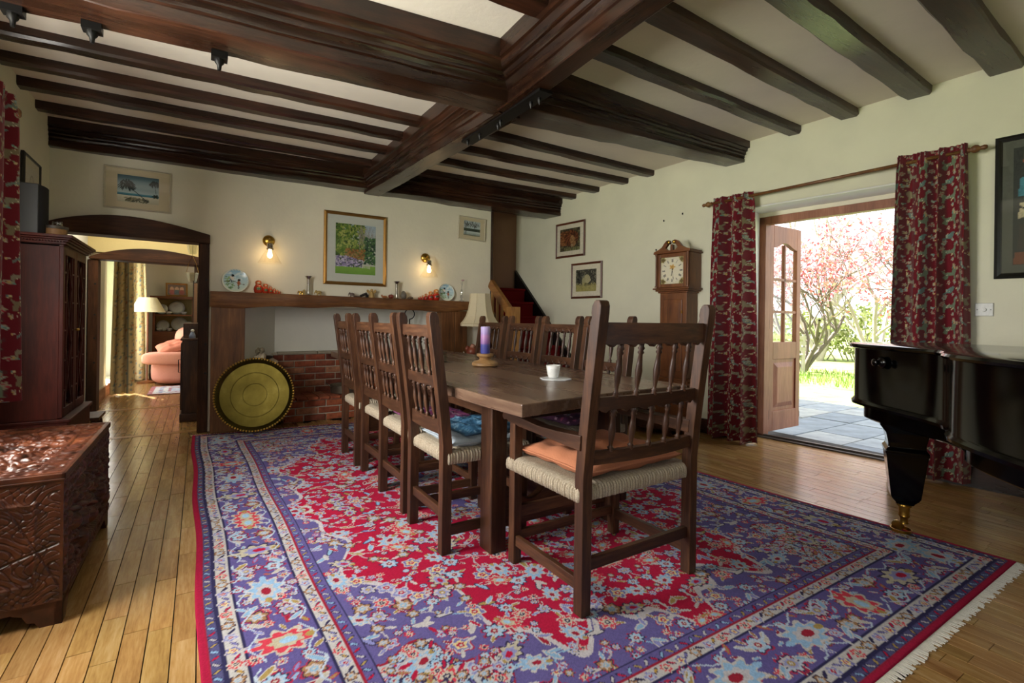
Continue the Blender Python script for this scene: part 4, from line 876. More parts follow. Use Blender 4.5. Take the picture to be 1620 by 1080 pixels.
# local: x into the room is negative, y along the wall
def cbx(a, b, c, d, e, f_): return MB().box(-b, -a, c, d, e, f_)
cbx(0, .235, -.20, .20, 0, .10).put('plinth', M_clock('Y'), ck, bevel=.005); cbx(0, .225, -.185, .185, .10, .47).put('base', M_clock('Z'), ck, bevel=.004); cbx(.225, .233, -.13, .13, .15, .42).put('base_panel', M_clock('Z'), ck, bevel=.006)
for o, z0, z1 in ((.20, .47, .49), (.185, .49, .51), (.17, .51, .53)): cbx(0, .2+o*.12, -o, o, z0, z1).put('base_moulding', M_clock('Y'), ck, bevel=.004)
cbx(0, .195, -.15, .15, .53, 1.38).put('trunk', M_clock('Z'), ck, bevel=.004)
d = cbx(.195, .207, -.105, .105, .60, 1.31).put('trunk_door', M_clock('Z'), ck, bevel=.005); cbx(.207, .212, -.08, .08, .63, 1.28).put('raised_panel', M_clock('Z'), d, bevel=.004); cbx(.207, .216, -.112, -.104, 1.17, 1.20).put('hinge', M_brass, d)
for o, z0, z1 in ((.165, 1.375, 1.392), (.185, 1.392, 1.408), (.205, 1.408, 1.425)): cbx(0, .2+(o-.15)*.9, -o, o, z0, z1).put('hood_moulding', M_clock('Y'), ck, bevel=.004)
cbx(0, .215, -.185, .185, 1.425, 1.77).put('hood', M_clock('Z'), ck, bevel=.003)
cr = cbx(0, .245, -.205, .205, 1.77, 1.785).put('hood_cornice', M_clock('Y'), ck, bevel=.004)
def swan(s):
    top = [(s*.205, 1.79), (s*.19, 1.80), (s*.15, 1.812), (s*.11, 1.835), (s*.085, 1.868), (s*.06, 1.893), (s*.035, 1.90), (s*.02, 1.89), (s*.016, 1.872), (s*.028, 1.86), (s*.04, 1.862), (s*.05, 1.85), (s*.07, 1.825), (s*.045, 1.80), (0, 1.795), (0, 1.775), (s*.205, 1.775)]
    return top
for s in (-1, 1):
    p = swan(s); mb = MB().prism([(a, b) for a, b in p], -.238, -.205, 'x'); o = mb.put('swan_neck_pediment', M_clock('Y'), ck)
    MB().lathe([(.001, 0), (.016, .001), (.018, .006), (.010, .012), (.001, .014)], 12, (-.252, s*.03, 1.877), 'x').put('rosette', M_brass, o, smooth='all')
cbx(.20, .238, -.012, .012, 1.79, 1.855).put('pediment_block', M_clock('Z'), ck, bevel=.002)
cbx(0, .21, -.19, .19, 1.785, 1.80).put('hood_top', M_clock('Y'), ck)
for s in (-1, 1): MB().lathe([(.014, 1.43), (.014, 1.445), (.009, 1.45), (.009, 1.75), (.014, 1.755), (.014, 1.77)], 12, (-.228, s*.178, 0)).put('column', M_clock('Z'), ck, smooth=True)
hd = MB()
for q in ((-.165, -.13, 1.43, 1.765), (.13, .165, 1.43, 1.765), (-.13, .13, 1.43, 1.465), (-.13, .13, 1.73, 1.765)): hd.box(-.232, -.215, *q)
hdo = hd.put('hood_door', M_clock('Z'), ck, bevel=.003)
dv = Canvas(.26, .265, .0022, 'd8cfb0'); cx, cy = .13, .132
for k, (a, b) in enumerate(((.025, .025), (.235, .025), (.025, .24), (.235, .24))): dv.ell(a, b, .03, .03, '9c8f5a', 0, .2, 5); dv.ell(a, b, .018, .018, '6b5a34', 0, .2, 4)
dv.ell(cx, cy, .128, .128, 'e4dcc2'); dv.ell(cx, cy+.035, .028, .022, 'd0a45a', 0, .3, 5); dv.ell(cx, cy+.035, .012, .012, 'b98a44')
ROM = ['XII', 'I', 'II', 'III', 'IIII', 'V', 'VI', 'VII', 'VIII', 'IX', 'X', 'XI']
for k, s_ in enumerate(ROM):
    a = PI/2-k*PI/6; ca, sa = math.cos(a), math.sin(a); W = {'I': .6, 'V': 1.3, 'X': 1.3}; tot = sum(W[c] for c in s_)*.008; p = -tot/2
    for c in s_:
        w_ = W[c]*.008; m_ = p+w_/2; p += w_
        def pt(lx, ly): return (cx+ca*(.098+ly)+sa*(lx), cy+sa*(.098+ly)-ca*(lx))
        hh = .014
        if c == 'I': dv.line([pt(m_, -hh), pt(m_, hh)], .0036, '2b2a33')
        elif c == 'V': dv.line([pt(m_-w_*.42, hh), pt(m_, -hh)], .0034, '2b2a33'); dv.line([pt(m_+w_*.42, hh), pt(m_, -hh)], .0026, '2b2a33')
        else: dv.line([pt(m_-w_*.42, hh), pt(m_+w_*.42, -hh)], .0034, '2b2a33'); dv.line([pt(m_+w_*.42, hh), pt(m_-w_*.42, -hh)], .0026, '2b2a33')
for k in range(60): a = k*PI/30; dv.line([(cx+.118*math.cos(a), cy+.118*math.sin(a)), (cx+.123*math.cos(a), cy+.123*math.sin(a))], .002, '55505a')
di = painted('dial', dv, vcol('dial_enamel', .5, 0), ck, .26, .265); di.rotation_euler = (0, 0, -PI/2); di.location = (-.2165, 0, 1.465)
def hand(nm, ln, a, w_): 
    o = MB().prism([(-w_, -.02), (-w_*.5, ln*.6), (-w_*1.6, ln*.75), (0, ln), (w_*1.6, ln*.75), (w_*.5, ln*.6), (w_, -.02)], -.219, -.2175, 'x').put(nm, M_dark, ck); o.location = (0, 0, 1.597); o.rotation_euler = (a, 0, 0)
hand('hour_hand', .06, -2.95+PI*0-.0, .003); hand('minute_hand', .095, 2.98, .0022)
MB().box(-.2275, -.2265, -.132, .132, 1.463, 1.732).put('glass_pane', M_glass, hdo)

# ================================================================ curtains
def curtain_tile():
    c = Canvas(.44, .56, .005, '68141f'); r = random.Random(9)
    deer = [(-.5, .0), (-.46, .18), (-.5, .35), (-.42, .48), (-.1, .44), (.18, .5), (.3, .68), (.27, .82), (.36, .9), (.5, .82), (.48, .74), (.4, .7), (.38, .46), (.34, .3), (.44, .05), (.36, .02), (.27, .24), (.2, .3), (-.2, .26), (-.34, .24), (-.38, .0)]
    lion = [(-.5, .05), (-.42, .3), (-.55, .5), (-.5, .56), (-.38, .42), (.1, .46), (.2, .66), (.36, .74), (.5, .62), (.5, .44), (.38, .34), (.42, .1), (.46, .0), (.34, .0), (.26, .24), (-.16, .22), (-.28, .0), (-.4, .0)]
    bird = [(-.5, .1), (-.1, .3), (.05, .5), (.3, .6), (.42, .55), (.5, .5), (.38, .45), (.3, .25), (.1, .12), (-.2, .12), (-.5, -.05)]
    for i, (p, x, y, k, col, f_) in enumerate([(deer, .11, .03, .17, '6e7d66', 1), (lion, .33, .10, .17, '7b7155', -1), (bird, .10, .21, .15, '5d746d', 1), (deer, .33, .30, .16, '84816a', -1), (lion, .11, .37, .16, '67775f', 1), (bird, .32, .46, .15, '6b7a71', -1)]):
        c.poly(p, '5b2a2c', x-.004, y-.004, k*1.07, f_); c.poly(p, col, x, y, k, f_)
        for _ in range(6): c.ell(x+r.uniform(-.3, .3)*k, y+r.uniform(.25, .45)*k, .004, .003, 'd8d0b4')
    for _ in range(70):
        x, y = r.uniform(0, .44), r.uniform(0, .56); j, i = int(y/.005), int(x/.005)
        if abs(c.a[min(j, c.ny-1), min(i, c.nx-1), 0]-hexc('68141f')[0]) > .02: continue
        k = r.random(); a = r.uniform(0, 6)
        if k < .4: c.ell(x, y, .017, .017, '9c947d', 0, .3, 5, a); c.ell(x, y, .008, .008, r.choice(('7ea0a0', 'a33a44', 'b59a5a')), 0, .2, 5, a)
        elif k < .75: c.ell(x, y, .018, .007, r.choice(('5f8a84', '9db0a0', 'c8b98a')), a); c.ell(x+.012, y+.008, .012, .005, r.choice(('5f8a84', '8a9a78')), a+1)
        else: c.ell(x, y, .006, .006, 'b9b29c'); c.ell(x+.013, y-.004, .005, .005, 'c9b070')
    return c
CT = curtain_tile()
def pale_tile():
    c = Canvas(.44, .56, .012, 'c9b78e'); r = random.Random(4)
    for _ in range(14):
        x, y = r.uniform(0, .44), r.uniform(0, .56); c.line([(x, y), (x+r.uniform(-.1, .1), y+.08), (x+r.uniform(-.1, .1), y+.14)], .012, '8a8a74'); c.ell(x, y, .03, .022, r.choice(('b97f4e', 'd8cba8', '6f8290', 'a98a5c')), r.random()*3, .25, 5)
    return c
def curtain(name, label, n_fold, z0, z1, wtop, wbot, amp, place, tile, mat, seed, gather=.12, edge=None, pitch=.0052, fab=1.9, head='gathered_heading'):
    """place(s, d, z): s across (0 centre), d depth from the pole plane"""
    r = random.Random(seed); ph = [r.uniform(0, 6) for _ in range(8)]; nv = int((z1-z0)/pitch); nu = int((wtop+wbot)/2*fab/pitch)
    U, V = np.meshgrid(np.linspace(0, 1, nu), np.linspace(0, 1, nv)); w_ = wbot+(wtop-wbot)*V**1.2
    uu = U+.012*np.sin(2*PI*U*3+ph[0]); fold = np.sin(2*PI*n_fold*uu+ph[1]+.5*np.sin(3*V+ph[2]))
    fold = np.sign(fold)*np.abs(fold)**.8; small = .25*np.sin(2*PI*n_fold*2.7*U+ph[3])*(V**3)
    A = amp*(.75+.5*np.sin(2*PI*U*2+ph[4]))*(1-.35*V)
    s_ = (U-.5)*w_+.35*A*np.cos(2*PI*n_fold*uu+ph[1])*.6; d_ = A*(fold+small); top = np.clip((V-(1-gather/(z1-z0)))/(gather/(z1-z0)), 0, 1)
    d_ = d_*(1-.6*top)+.008*top*np.sin(2*PI*U*n_fold*4.3+ph[5]); zz = z0+(z1-z0)*V+.006*np.sin(2*PI*n_fold*U+ph[6])*(1-V)
    P = np.zeros((nv, nu, 3)); 
    pl_ = np.vectorize(place, otypes=[float, float, float]); P[..., 0], P[..., 1], P[..., 2] = pl_(s_, d_, zz)
    ca = tile.colors(); fx = ((U*wbot*fab*1.5) % tile.w/tile.w*(tile.nx-1)).astype(int); fy = (((zz-z0)*1.5) % tile.h/tile.h*(tile.ny-1)).astype(int); col = ca[fy, fx]
    if edge is not None: col[(np.abs(U-edge) < .035)] = (*lin('6f7a7c'), 1)
    t = T(name, label, 'curtain', (0, 0, 0)); c0 = P.reshape(-1, 3).mean(0); base = Vector((c0[0], c0[1], z0)); t.location = base; P -= np.array(base)
    o = obj('drape', gridmesh('drape', P, col), mat, t, smooth='all'); sm = o.modifiers.new('s', 'SOLIDIFY'); sm.thickness = .003
    return t
M_cur = vcol('curtain_cotton', .85, .2, 350, 0, .2, .2)
zro = lambda y: 2.213+(3.11-y)*.022
aw = math.atan(.11125)
def on_right(y0, off): return lambda s, d, z: (xr(y0-s)-off-d, y0-s, z)
curtain('red_curtain', 'dark red printed curtain beside the longcase clock', 3.3, .012, 2.262, .36, .46, .08, on_right(2.735, .12), CT, M_cur, 3)
curtain('red_curtain', 'dark red printed curtain behind the piano', 3.6, .035, 2.305, .40, .46, .08, on_right(1.335, .12), CT, M_cur, 8)
def on_left(y0, x0): return lambda s, d, z: (x0+d, y0-s, z)
curtain('red_curtain', 'sunlit red animal print curtain at the window above the chest', 3.2, .655, 2.165, .52, .62, .05, on_left(3.20, -.80), CT, M_cur, 5)
M_pale = vcol('pale_curtain', .85, .2, 300, 0, .2, .2); PT = pale_tile()
def on_beyond(y0): return lambda s, d, z: (-.93+s*.25+d, y0+s, z)
def on_beyond2(y0): return lambda s, d, z: (-.86+s, y0+d, z)
curtain('pale_curtain', 'long cream patterned curtain at the passage side of the living room window', 2.6, .02, 2.0, .2, .26, .05, on_beyond2(8.35), PT, M_pale, 6, edge=.72, pitch=.016, fab=1.6)
curtain('pale_curtain', 'long cream patterned curtain at the far side of the living room window', 2.6, .02, 2.0, .22, .34, .06, on_beyond2(10.0), PT, M_pale, 7, edge=.12, pitch=.016, fab=1.6)
# poles
M_pole = wood('pole_wood', '4a2c15', '6b4423', '87602f', 'Y', 14, .4, .1)
def pole(label, a, b, r_=.0125, both=True):
    t = T('curtain_pole', label, 'curtain pole', a); v = Vector(b)-Vector(a); ln = v.length; q = v.to_track_quat('Z', 'Y')
    def pp(nm, mb, z): o = mb.put(nm, M_pole, t, smooth='all'); o.rotation_mode = 'QUATERNION'; o.rotation_quaternion = q; o.location = q @ Vector((0, 0, z)); return o
    pp('rod', MB().lathe([(r_, 0), (r_, ln)], 14), 0)
    fin = [(r_, 0), (.018, .004), (.018, .012), (.012, .016), (.024, .03), (.027, .042), (.022, .056), (.012, .066), (.014, .074), (.017, .086), (.012, .098), (.001, .102)]
    pp('finial', MB().lathe(fin, 16), ln)
    if both: pp('finial', MB().lathe([(r__, -z) for r__, z in fin], 16), 0)
    return t
pole('wooden curtain pole with turned finials above the garden door', (xr(2.94)-.11, 2.94, zro(2.94)), (xr(1.15)-.11, 1.15, zro(1.15)))
pole('wooden curtain pole of the window above the chest', (-.82, 1.5, 2.13), (-.82, 3.50, 2.13), .015)

# ================================================================ garden door
FO = .31
fr = MB(); y0, y1 = 1.44, 2.79
def fb(mb, ya, yb, oa, ob, za, zb): return skew(mb, ya, yb, oa, ob, za, zb)
fb(fr, 2.672, 2.742, FO, FO+.08, 0, 2.10); fb(fr, 1.43, 1.495, FO, FO+.08, 0, 2.10); fb(fr, 1.43, 2.742, FO, FO+.08, 2.03, 2.10); fr.put('door_1', M_door('Z'), **S)
d1 = bpy.data.objects['door_1']
th = MB(); fb(th, 1.43, 2.79, FO-.05, FO+.10, -.02, .012); fb(th, 1.43, 2.79, FO, FO+.03, .012, .028); th.put('threshold', plain('threshold_metal', '4a4038', .4, .3), d1)
lf = T('door_leaf', 'open hardwood garden door leaf with six panes', 'door', (4.665, 2.695, .03), .005)
lw, lh = .585, 2.02
fm = MB(); 
fm.box(0, .085, 0, .045, 0, lh).box(lw-.075, lw, 0, .045, 0, lh).box(.085, lw-.075, 0, .045, 0, .19).box(.085, lw-.075, 0, .045, .70, .87)
n = 16; arch = [(.085+(lw-.16)*k/n, 1.80+.055*math.sin(PI*k/n)**2) for k in range(n+1)]; fm.prism(arch+[(lw-.075, lh), (.085, lh)], 0, .045, 'y'); fm.put('frame', M_door('Z'), lf, bevel=.004)
MB().box(.085, lw-.075, .014, .03, .19, .70).put('panel', M_door('Z'), lf); MB().taper(.0, .0, 0, 0, 0, 0, 0) if 0 else None
MB().hexa([(.12, .014, .225), (lw-.11, .014, .225), (lw-.11, .014, .665), (.12, .014, .665), (.165, -.002, .27), (lw-.155, -.002, .27), (lw-.155, -.002, .62), (.165, -.002, .62)]).put('raised_panel', M_door('Z'), lf)
mu = MB(); xm = (.085+lw-.075)/2; mu.box(xm-.011, xm+.011, .006, .04, .87, 1.84)
for z in (1.17, 1.49): mu.box(.085, lw-.075, .006, .04, z-.012, z+.012)
mu.put('glazing_bars', M_door('Z'), lf)
for k, (xa, xb) in enumerate(((.085, xm-.011), (xm+.011, lw-.075))):
    for za, zb in ((.87, 1.158), (1.182, 1.478), (1.502, 1.84)): MB().box(xa, xb, .020, .024, za, zb).put('pane', M_glass, lf)
for z in (.12, .35, 1.0, 1.75): MB().box(-.014, .012, -.004, .03, z, z+.09).put('hinge', M_iron, lf)
MB().tube([(lw+.004, .02, .15), (lw+.03, .02, .15), (lw+.034, .02, .10), (lw+.02, .02, .08)], .006, 6).put('door_stay_hook', M_iron, lf)
lf2 = T('door_leaf', 'second garden door leaf hidden behind the piano side curtain', 'door', (4.80, 1.44, .03), -.35); MB().box(0, lw, -.045, 0, 0, .8).box(0, .085, -.045, 0, .8, lh).box(lw-.085, lw, -.045, 0, .8, lh).box(0, lw, -.045, 0, 1.85, lh).put('frame', M_door('Z'), lf2); MB().box(.085, lw-.085, -.025, -.02, .8, 1.85).put('pane', M_glass, lf2)
rv = MB(); rv.prism([(xr(2.652)+.001, 2.652), (xr(2.66), 2.66), (xr(2.74)+.31, 2.74), (xr(2.732)+.31, 2.732)], 0, 2.145, 'z'); fb(rv, 1.40, 1.408, .0, .33, 0, 2.15); fb(rv, 1.40, 2.74, .0, .31, 2.137, 2.15); rv.put('trim_2', M_reveal, **S)
w2 = MB(); fb(w2, 2.742, 2.9, .30, .42, 0, 2.2); fb(w2, 1.3, 1.43, .30, .42, 0, 2.2); fb(w2, 1.3, 2.9, .30, .42, 2.10, 3.1); w2.put('wall_right_outer', M_wall, **S)
# ================================================================ pictures
def picture(name, label, loc, rz, w, h, b, fmat, cv, mat_w, pic=None, tilt=0, matc=None, d=.022):
    """loc = bottom centre on the wall, mat_w = mount width, pic print fills the rest"""
    t = T(name, label, 'picture', loc, rot=(0, tilt, rz)); MB().frame(w, h, b, d).put('frame', fmat, t, loc=(0, -d, 0))
    mx, my = mat_w if isinstance(mat_w, tuple) else (mat_w, mat_w)
    if mat_w: MB().box(-w/2+b*.6, w/2-b*.6, -.011, -.008, b*.6, h-b*.6).put('mount', matc or M_cream, t)
    pw, ph = w-2*b-2*mx, h-2*b-2*my; o = painted('print', cv, vcol('print_paper', .55, 0), t, pw, ph, 0); o.location = (0, -.0125, b+my)
    g = MB().box(-w/2+b*.7, w/2-b*.7, -.0150, -.0142, b*.7, h-b*.7).put('glazing', M_glass, t)
    return t
# palm beach photograph
r_p = random.Random(6)
c = Canvas(.26, .18, .0022, 'a9c0c4'); c.vgrad(.06, .18, 'b9c8c6', '4c6870'); c.vgrad(.045, .06, '2c6b7d', '5d96a0'); c.vgrad(0, .045, 'b9b49a', 'd8d2ba')
for _ in range(60): c.ell(random.uniform(.05, .19), random.uniform(.005, .03), .012, .004, random.choice(('4b4d3a', '6e6a50', '8d8768')), random.random())
c.line([(.19, .012), (.13, .06), (.075, .10), (.06, .115)], .0045, '2a2f2a'); c.line([(.245, .05), (.235, .135)], .003, '2a2f2a')
for cx, cy, n, L_ in ((.06, .118, 16, .062), (.232, .14, 12, .035)):
    for k in range(n*2):
        a = r_p.uniform(0, 6.28); q = L_*r_p.uniform(.6, 1.05); e = (cx+q*math.cos(a), cy+q*.5*math.sin(a)-.35*q*abs(math.cos(a))); m = (cx+.55*q*math.cos(a), cy+.5*q*math.sin(a)+.004); c.line([(cx, cy), m, e], .0052, '1c2622'); c.line([m, (e[0]*.6+m[0]*.4, e[1]-.006)], .004, '26322c')
c.ell(.24, .055, .02, .012, '23342c', 0, .3); c.speck(.1)
picture('framed_photo', 'palm beach photograph in a pale frame above the doorway', (-.465, 5.415, 2.0), 0, .475, .362, .014, plain('pale_frame', 'cfc6b0', .6), c, (.078, .05), matc=plain('beige_mount', 'cdbf9f', .9, var=.985))
# garden painting
c = Canvas(.42, .56, .0036, 'b9bcae'); c.vgrad(.25, .56, 'c2bfae', '9fb0bf'); c.vgrad(0, .10, '6f9a3e', '86ad4c')
r = random.Random(2)
for _ in range(900):
    x = r.random()**1.3*.30; y = r.uniform(.2, .56); c.ell(x, y, r.uniform(.008, .022), r.uniform(.006, .014), r.choice(('4f6b2c', '6c8438', '8a9a48', '3a5226', 'a3a85c', '5b7a34')), r.random()*3)
for x in (.26, .29, .31): c.line([(x, .15), (x+r.uniform(-.02, .02), .35), (x+r.uniform(-.05, .05), .55)], .005, '8d8276')
for _ in range(40): x = r.uniform(.25, .4); c.line([(x, r.uniform(.3, .4)), (x+r.uniform(-.06, .06), r.uniform(.45, .56))], .0025, '93897e')
for _ in range(260): c.ell(r.uniform(.30, .42), r.uniform(.12, .42)*1, r.uniform(.006, .016), r.uniform(.006, .014), r.choice(('23402f', '30503c', '456b42', '5d7f4a')), 0)
for _ in range(160): c.ell(r.uniform(.1, .3), r.uniform(.16, .28), .012, .012, r.choice(('a3713f', '7d5a34', '5c6a38', '9a7f50')), 0)
for _ in range(480): x = r.uniform(0, .28); c.ell(x, r.uniform(.085, .20-.25*max(0, x-.1)), r.uniform(.006, .013), r.uniform(.005, .009), r.choice(('9a8fb4', 'b9aecb', '7a7098', 'c9c2d6', '5a5a74', '4a5a3e')), 0)
for q in (((.28, .075), (.28, .11)), ((.355, .065), (.355, .105)), ((.28, .108), (.36, .103)), ((.28, .096), (.36, .091)), ((.28, .082), (.36, .077))): c.line(q, .006, 'c9c6b4')
c.speck(.15)
picture('framed_painting', 'garden painting with lilac bushes in a gilt frame above the mantel', (1.42, 5.415, 1.435), 0, .665, .775, .034, M_gold, c, .085, matc=plain('grey_mount', 'c9cbc2', .9, var=.985), d=.03)
# lake photo
c = Canvas(.22, .17, .0026, 'b7c4c4'); c.vgrad(0, .05, '7d8a86', 'c9d2d0'); c.vgrad(.05, .085, '39443a', '4b5a48')
for _ in range(60): x = r.uniform(.0, .2); y = r.uniform(.12, .17); c.line([(x, y), (x+r.uniform(-.02, .02), y-.03)], .004, '3a4038')
c.line([(.03, 0), (.025, .17)], .006, '2c322c'); c.line([(.01, 0), (.012, .17)], .004, '3a4038'); c.vgrad(0, .012, '6b7060', '8a8c78'); c.speck(.2)
picture('framed_photo', 'small lake photograph in a cream frame near the stairs', (2.826, 5.415, 2.062), 0, .375, .283, .012, plain('pale_frame', 'cfc6b0', .6), c, (.062, .04), tilt=.03, matc=plain('beige_mount', 'cdbf9f', .9, var=.985))
# right wall
RZ = -(PI/2-aw)
def onwall(y, off=.004): return (xr(y)-off, y)
c = Canvas(.36, .30, .004, '3a3526')
for _ in range(300): c.ell(r.uniform(0, .36), r.uniform(0, .3), .012, .008, r.choice(('4a4630', '2a261c', '5f5a3a', '6e6a4a')), r.random()*3)
for _ in range(260): c.ell(r.uniform(0, .16), r.uniform(.08, .26), .02, .009, r.choice(('8a5a34', '6e4424', '9c6a40', '553018')), r.uniform(-.4, .4))
for _ in range(520): a = r.uniform(0, 6.28); q = r.uniform(0, 1)**.5; c.ell(.205+.115*q*math.cos(a), .165+.10*q*math.sin(a), .020, .006, r.choice(('5a2e18', '46220f', '6e3c20', '3a1c0e', '7d4a28')), a+.6)
for _ in range(160): a = r.uniform(0, 6.28); q = r.uniform(0, 1)**.5; c.ell(.235+.042*q*math.cos(a)-.02*q*math.sin(a), .13+.07*q*math.sin(a), .014, .006, r.choice(('8f6a44', '7d5836', 'a07a52')), 1.2)
c.ell(.215, .07, .022, .02, 'a08868', .5); c.ell(.20, .062, .009, .007, '3a241a'); c.ell(.222, .135, .010, .0035, '2c1c14', .4); c.ell(.258, .13, .008, .003, '2c1c14', -.3)
for _ in range(120): x = r.uniform(.08, .36); c.line([(x, 0), (x+r.uniform(-.01, .01), r.uniform(.02, .05))], .004, r.choice(('6e7048', '4f5434', '8a8860')))
c.speck(.2)
M_frame = wood('frame_brown', '3a1c10', '5a2e1a', '6e3d22', 'X', 16, .4, .1)
x_, y_ = onwall(4.92); picture('framed_photo', 'sleeping lion photograph in a brown frame, higher of the two animal pictures', (x_, y_, 1.895), RZ, .515, .448, .026, M_frame, c, .055)
c = Canvas(.34, .30, .004, '4a4a38'); c.vgrad(0, .11, 'a39a5a', '8a8350')
for _ in range(420): c.ell(r.uniform(0, .34), r.uniform(.10, .30), .014, .007, r.choice(('2c2e24', '3f4434', '6c6e5a', '8a8a78', '1f211a')), r.random()*3)
for _ in range(40): x = r.uniform(0, .34); c.line([(x, .08), (x+r.uniform(-.06, .06), .3)], .006, '1c1c17')
c.ell(.19, .17, .05, .06, 'a8a07a', .3); c.ell(.13, .14, .03, .05, '9a946c'); 
for _ in range(200): x = r.uniform(0, .34); y = r.uniform(0, .1); c.line([(x, y), (x+r.uniform(-.01, .01), y+.03)], .003, r.choice(('b8ad6c', '7f7a44', '9c9458')))
c.speck(.2)
x_, y_ = onwall(4.635); picture('framed_photo', 'bush photograph in a brown frame, lower of the two animal pictures', (x_, y_, 1.362), RZ, .51, .443, .026, M_frame, c, .06)
c = Canvas(.62, .76, .006, '2f332c')
for (x, y, a, b, col) in ((.04, .66, .14, .10, '9a4a30'), (.20, .62, .42, .14, 'b0503a'), (.16, .40, .10, .26, '9aa04a'), (.02, .44, .14, .14, '3f7a86'), (.24, .44, .2, .2, '4a2c1c'), (.44, .3, .18, .3, '7a3a2a'), (.02, .30, .14, .12, 'b9ad8a'), (.22, .30, .08, .12, 'a3a83f'), (.30, .12, .25, .16, '8a4a58'), (.02, .10, .22, .18, '38342a'), (.0, .0, .62, .10, '6b3f24'), (.26, .16, .06, .08, 'd0cabd'), (.05, .03, .2, .1, '5a5a34'), (.28, .26, .1, .06, 'c08a6a')):
    c.poly([(x, y), (x+a, y+.02), (x+a-.02, y+b), (x+.01, y+b-.02)], col)
c.line([(.02, .38), (.3, .2), (.5, .3)], .012, '17140f'); c.poly([(.14, .66), (.30, .67), (.30, .74), (.14, .73)], 'c9c2b4')
for q in (((.155, .675), (.155, .725)), ((.185, .675), (.185, .70)), ((.155, .70), (.185, .70)), ((.21, .675), (.21, .70)), ((.24, .66), (.24, .705)), ((.24, .70), (.265, .70)), ((.265, .70), (.265, .68)), ((.24, .68), (.265, .68))): c.line(q, .008, '1d1a18')
c.speck(.2)
x_, y_ = onwall(.62); picture('abstract_painting', 'colourful abstract print in a black frame behind the piano', (x_, y_, 1.398), RZ, .84, .925, .036, plain('black_frame', '15140f', .35), c, .05, matc=plain('grey_mount_dark', '5a5c52', .9))
c = Canvas(.3, .36, .006, 'cfcabc'); c.ell(.15, .2, .07, .1, '8d877a'); c.ell(.15, .2, .055, .085, 'c2bcae')
picture('framed_drawing', 'dark framed drawing on the wall above the loudspeaker', (-1.04, 4.84, 1.74), PI/2, .42, .46, .022, plain('black_frame', '15140f', .35), c, .05)
# switch
x_, y_ = onwall(1.082); sw = T('dimmer_switch', 'white double dimmer switch plate beside the piano side curtain', 'switch', (x_, y_, 1.153), rot=(0, 0, RZ)); M_sw = plain('switch_white', 'd9d9d4', .35)
MB().taper(-.046, .046, 0, .088, -.0, .009, .003).put('plate', M_sw, sw, rot=(PI/2, 0, 0)); MB().lathe([(.013, 0), (.012, .012), (.001, .013)], 16).put('dial', M_sw, sw, loc=(0, -.008, .044), rot=(PI/2, 0, 0), smooth=True)
for s in (-1, 1): MB().lathe([(.003, 0), (.003, .002)], 8).put('screw', M_iron, sw, loc=(s*.033, -.008, .044), rot=(PI/2, 0, 0))
for i, (y, z, lab) in enumerate([(3.64, 1.86, 'lowest of the wall nails near the clock'), (3.55, 2.16, 'middle of the wall nails near the clock'), (3.33, 2.2, 'wall nail nearest the curtain pole')]):
    MB().box(-.012, 0, -.004, .004, -.012, .006).put('wall_nail', M_iron, label='small picture nail in the wall, '+lab, cat='nail', group='picture nails', loc=(xr(y), y, z))

# ================================================================ sconces
def sconce(label, x, z):
    t = T('wall_sconce', label, 'wall light', (x, 5.418, z), group='wall lights above the mantel')
    MB().lathe([(.055, 0), (.055, -.008), (.046, -.018), (.03, -.026), (.012, -.032), (.001, -.033)], 24, axis='y').put('rose', M_brass, t, smooth='all')
    MB().tube([(0, -.02, 0), (0, -.07, .012), (0, -.105, .006), (0, -.12, -.02), (0, -.12, -.045)], .008, 10).put('arm', M_brass, t, smooth='all')
    g = MB().lathe([(.024, -.04), (.028, -.055), (.027, -.085), (.034, -.09), (.034, -.098), (.02, -.10)], 18, (0, -.12, 0)).put('gallery', M_silver, t, smooth='all')
    MB().lathe([(.030, -.092), (.105, -.23), (.107, -.232)], 32, (0, -.12, 0), cap=False).put('glass_shade', glassmat('shade_glass', (.97, .95, .9), .04, .02), t, smooth='all')
    b = MB().lathe([(.001, -.10), (.013, -.10), (.014, -.115), (.021, -.14), (.023, -.158), (.018, -.176), (.001, -.183)], 16, (0, -.12, 0)).put('bulb', emit('bulb_glow', 'ffd9a0', 14), t, smooth='all')
    l = lamp('bulb_light', 'POINT', (0, -.12, -.15), 10, (1, .72, .40), shadow_soft_size=.025); l.parent = t
sconce('brass wall light with clear cone shade nearer the doorway', .57, 1.835); sconce('brass wall light with clear cone shade nearer the stairs', 2.225, 1.795)

# ================================================================ brass tray
ty = T('brass_tray', 'large round brass tray with beaded rim leaning on the fireplace post', 'tray', (.425, 5.075, .012), rot=(-.18, 0, -.28)); R_ = .352
def tray_mat():
    N = Nodes('tray_brass'); f = N.noise(N.coords(), 3.2, 5, .6); N.l(N.ramp(f, [(.3, '352d10'), (.55, '4e441d'), (.75, '6a5e34')]), N.b.inputs['Base Color']); N.bump(N.noise(N.coords(), 140, 2), .15, .002); return N.set(Metallic=1., Roughness=.40)
MT = tray_mat()
MB().lathe([(.001, .0), (.10, .0), (.1005, 0), (.102, -.001), (.1035, 0), (.104, 0), (.20, 0), (.2005, 0), (.203, -.001), (.2055, 0), (.206, 0), (.292, 0), (.2925, 0), (.2935, -.0005), (.30, -.004), (.318, -.022), (.33, -.026), (.338, -.022), (.338, -.016), (.325, -.012), (.305, .008), (.001, .008)], 72, (0, 0, R_), 'y').put('dish', MT, ty, smooth=True)
bd = MB()
for k in range(84): a = 2*PI*k/84; bd.ball((.333*math.cos(a), -.026, R_+.333*math.sin(a)), (.0105, .007, .0105), 6, 5)
bd.put('beaded_rim', M_brass, ty, smooth='all')

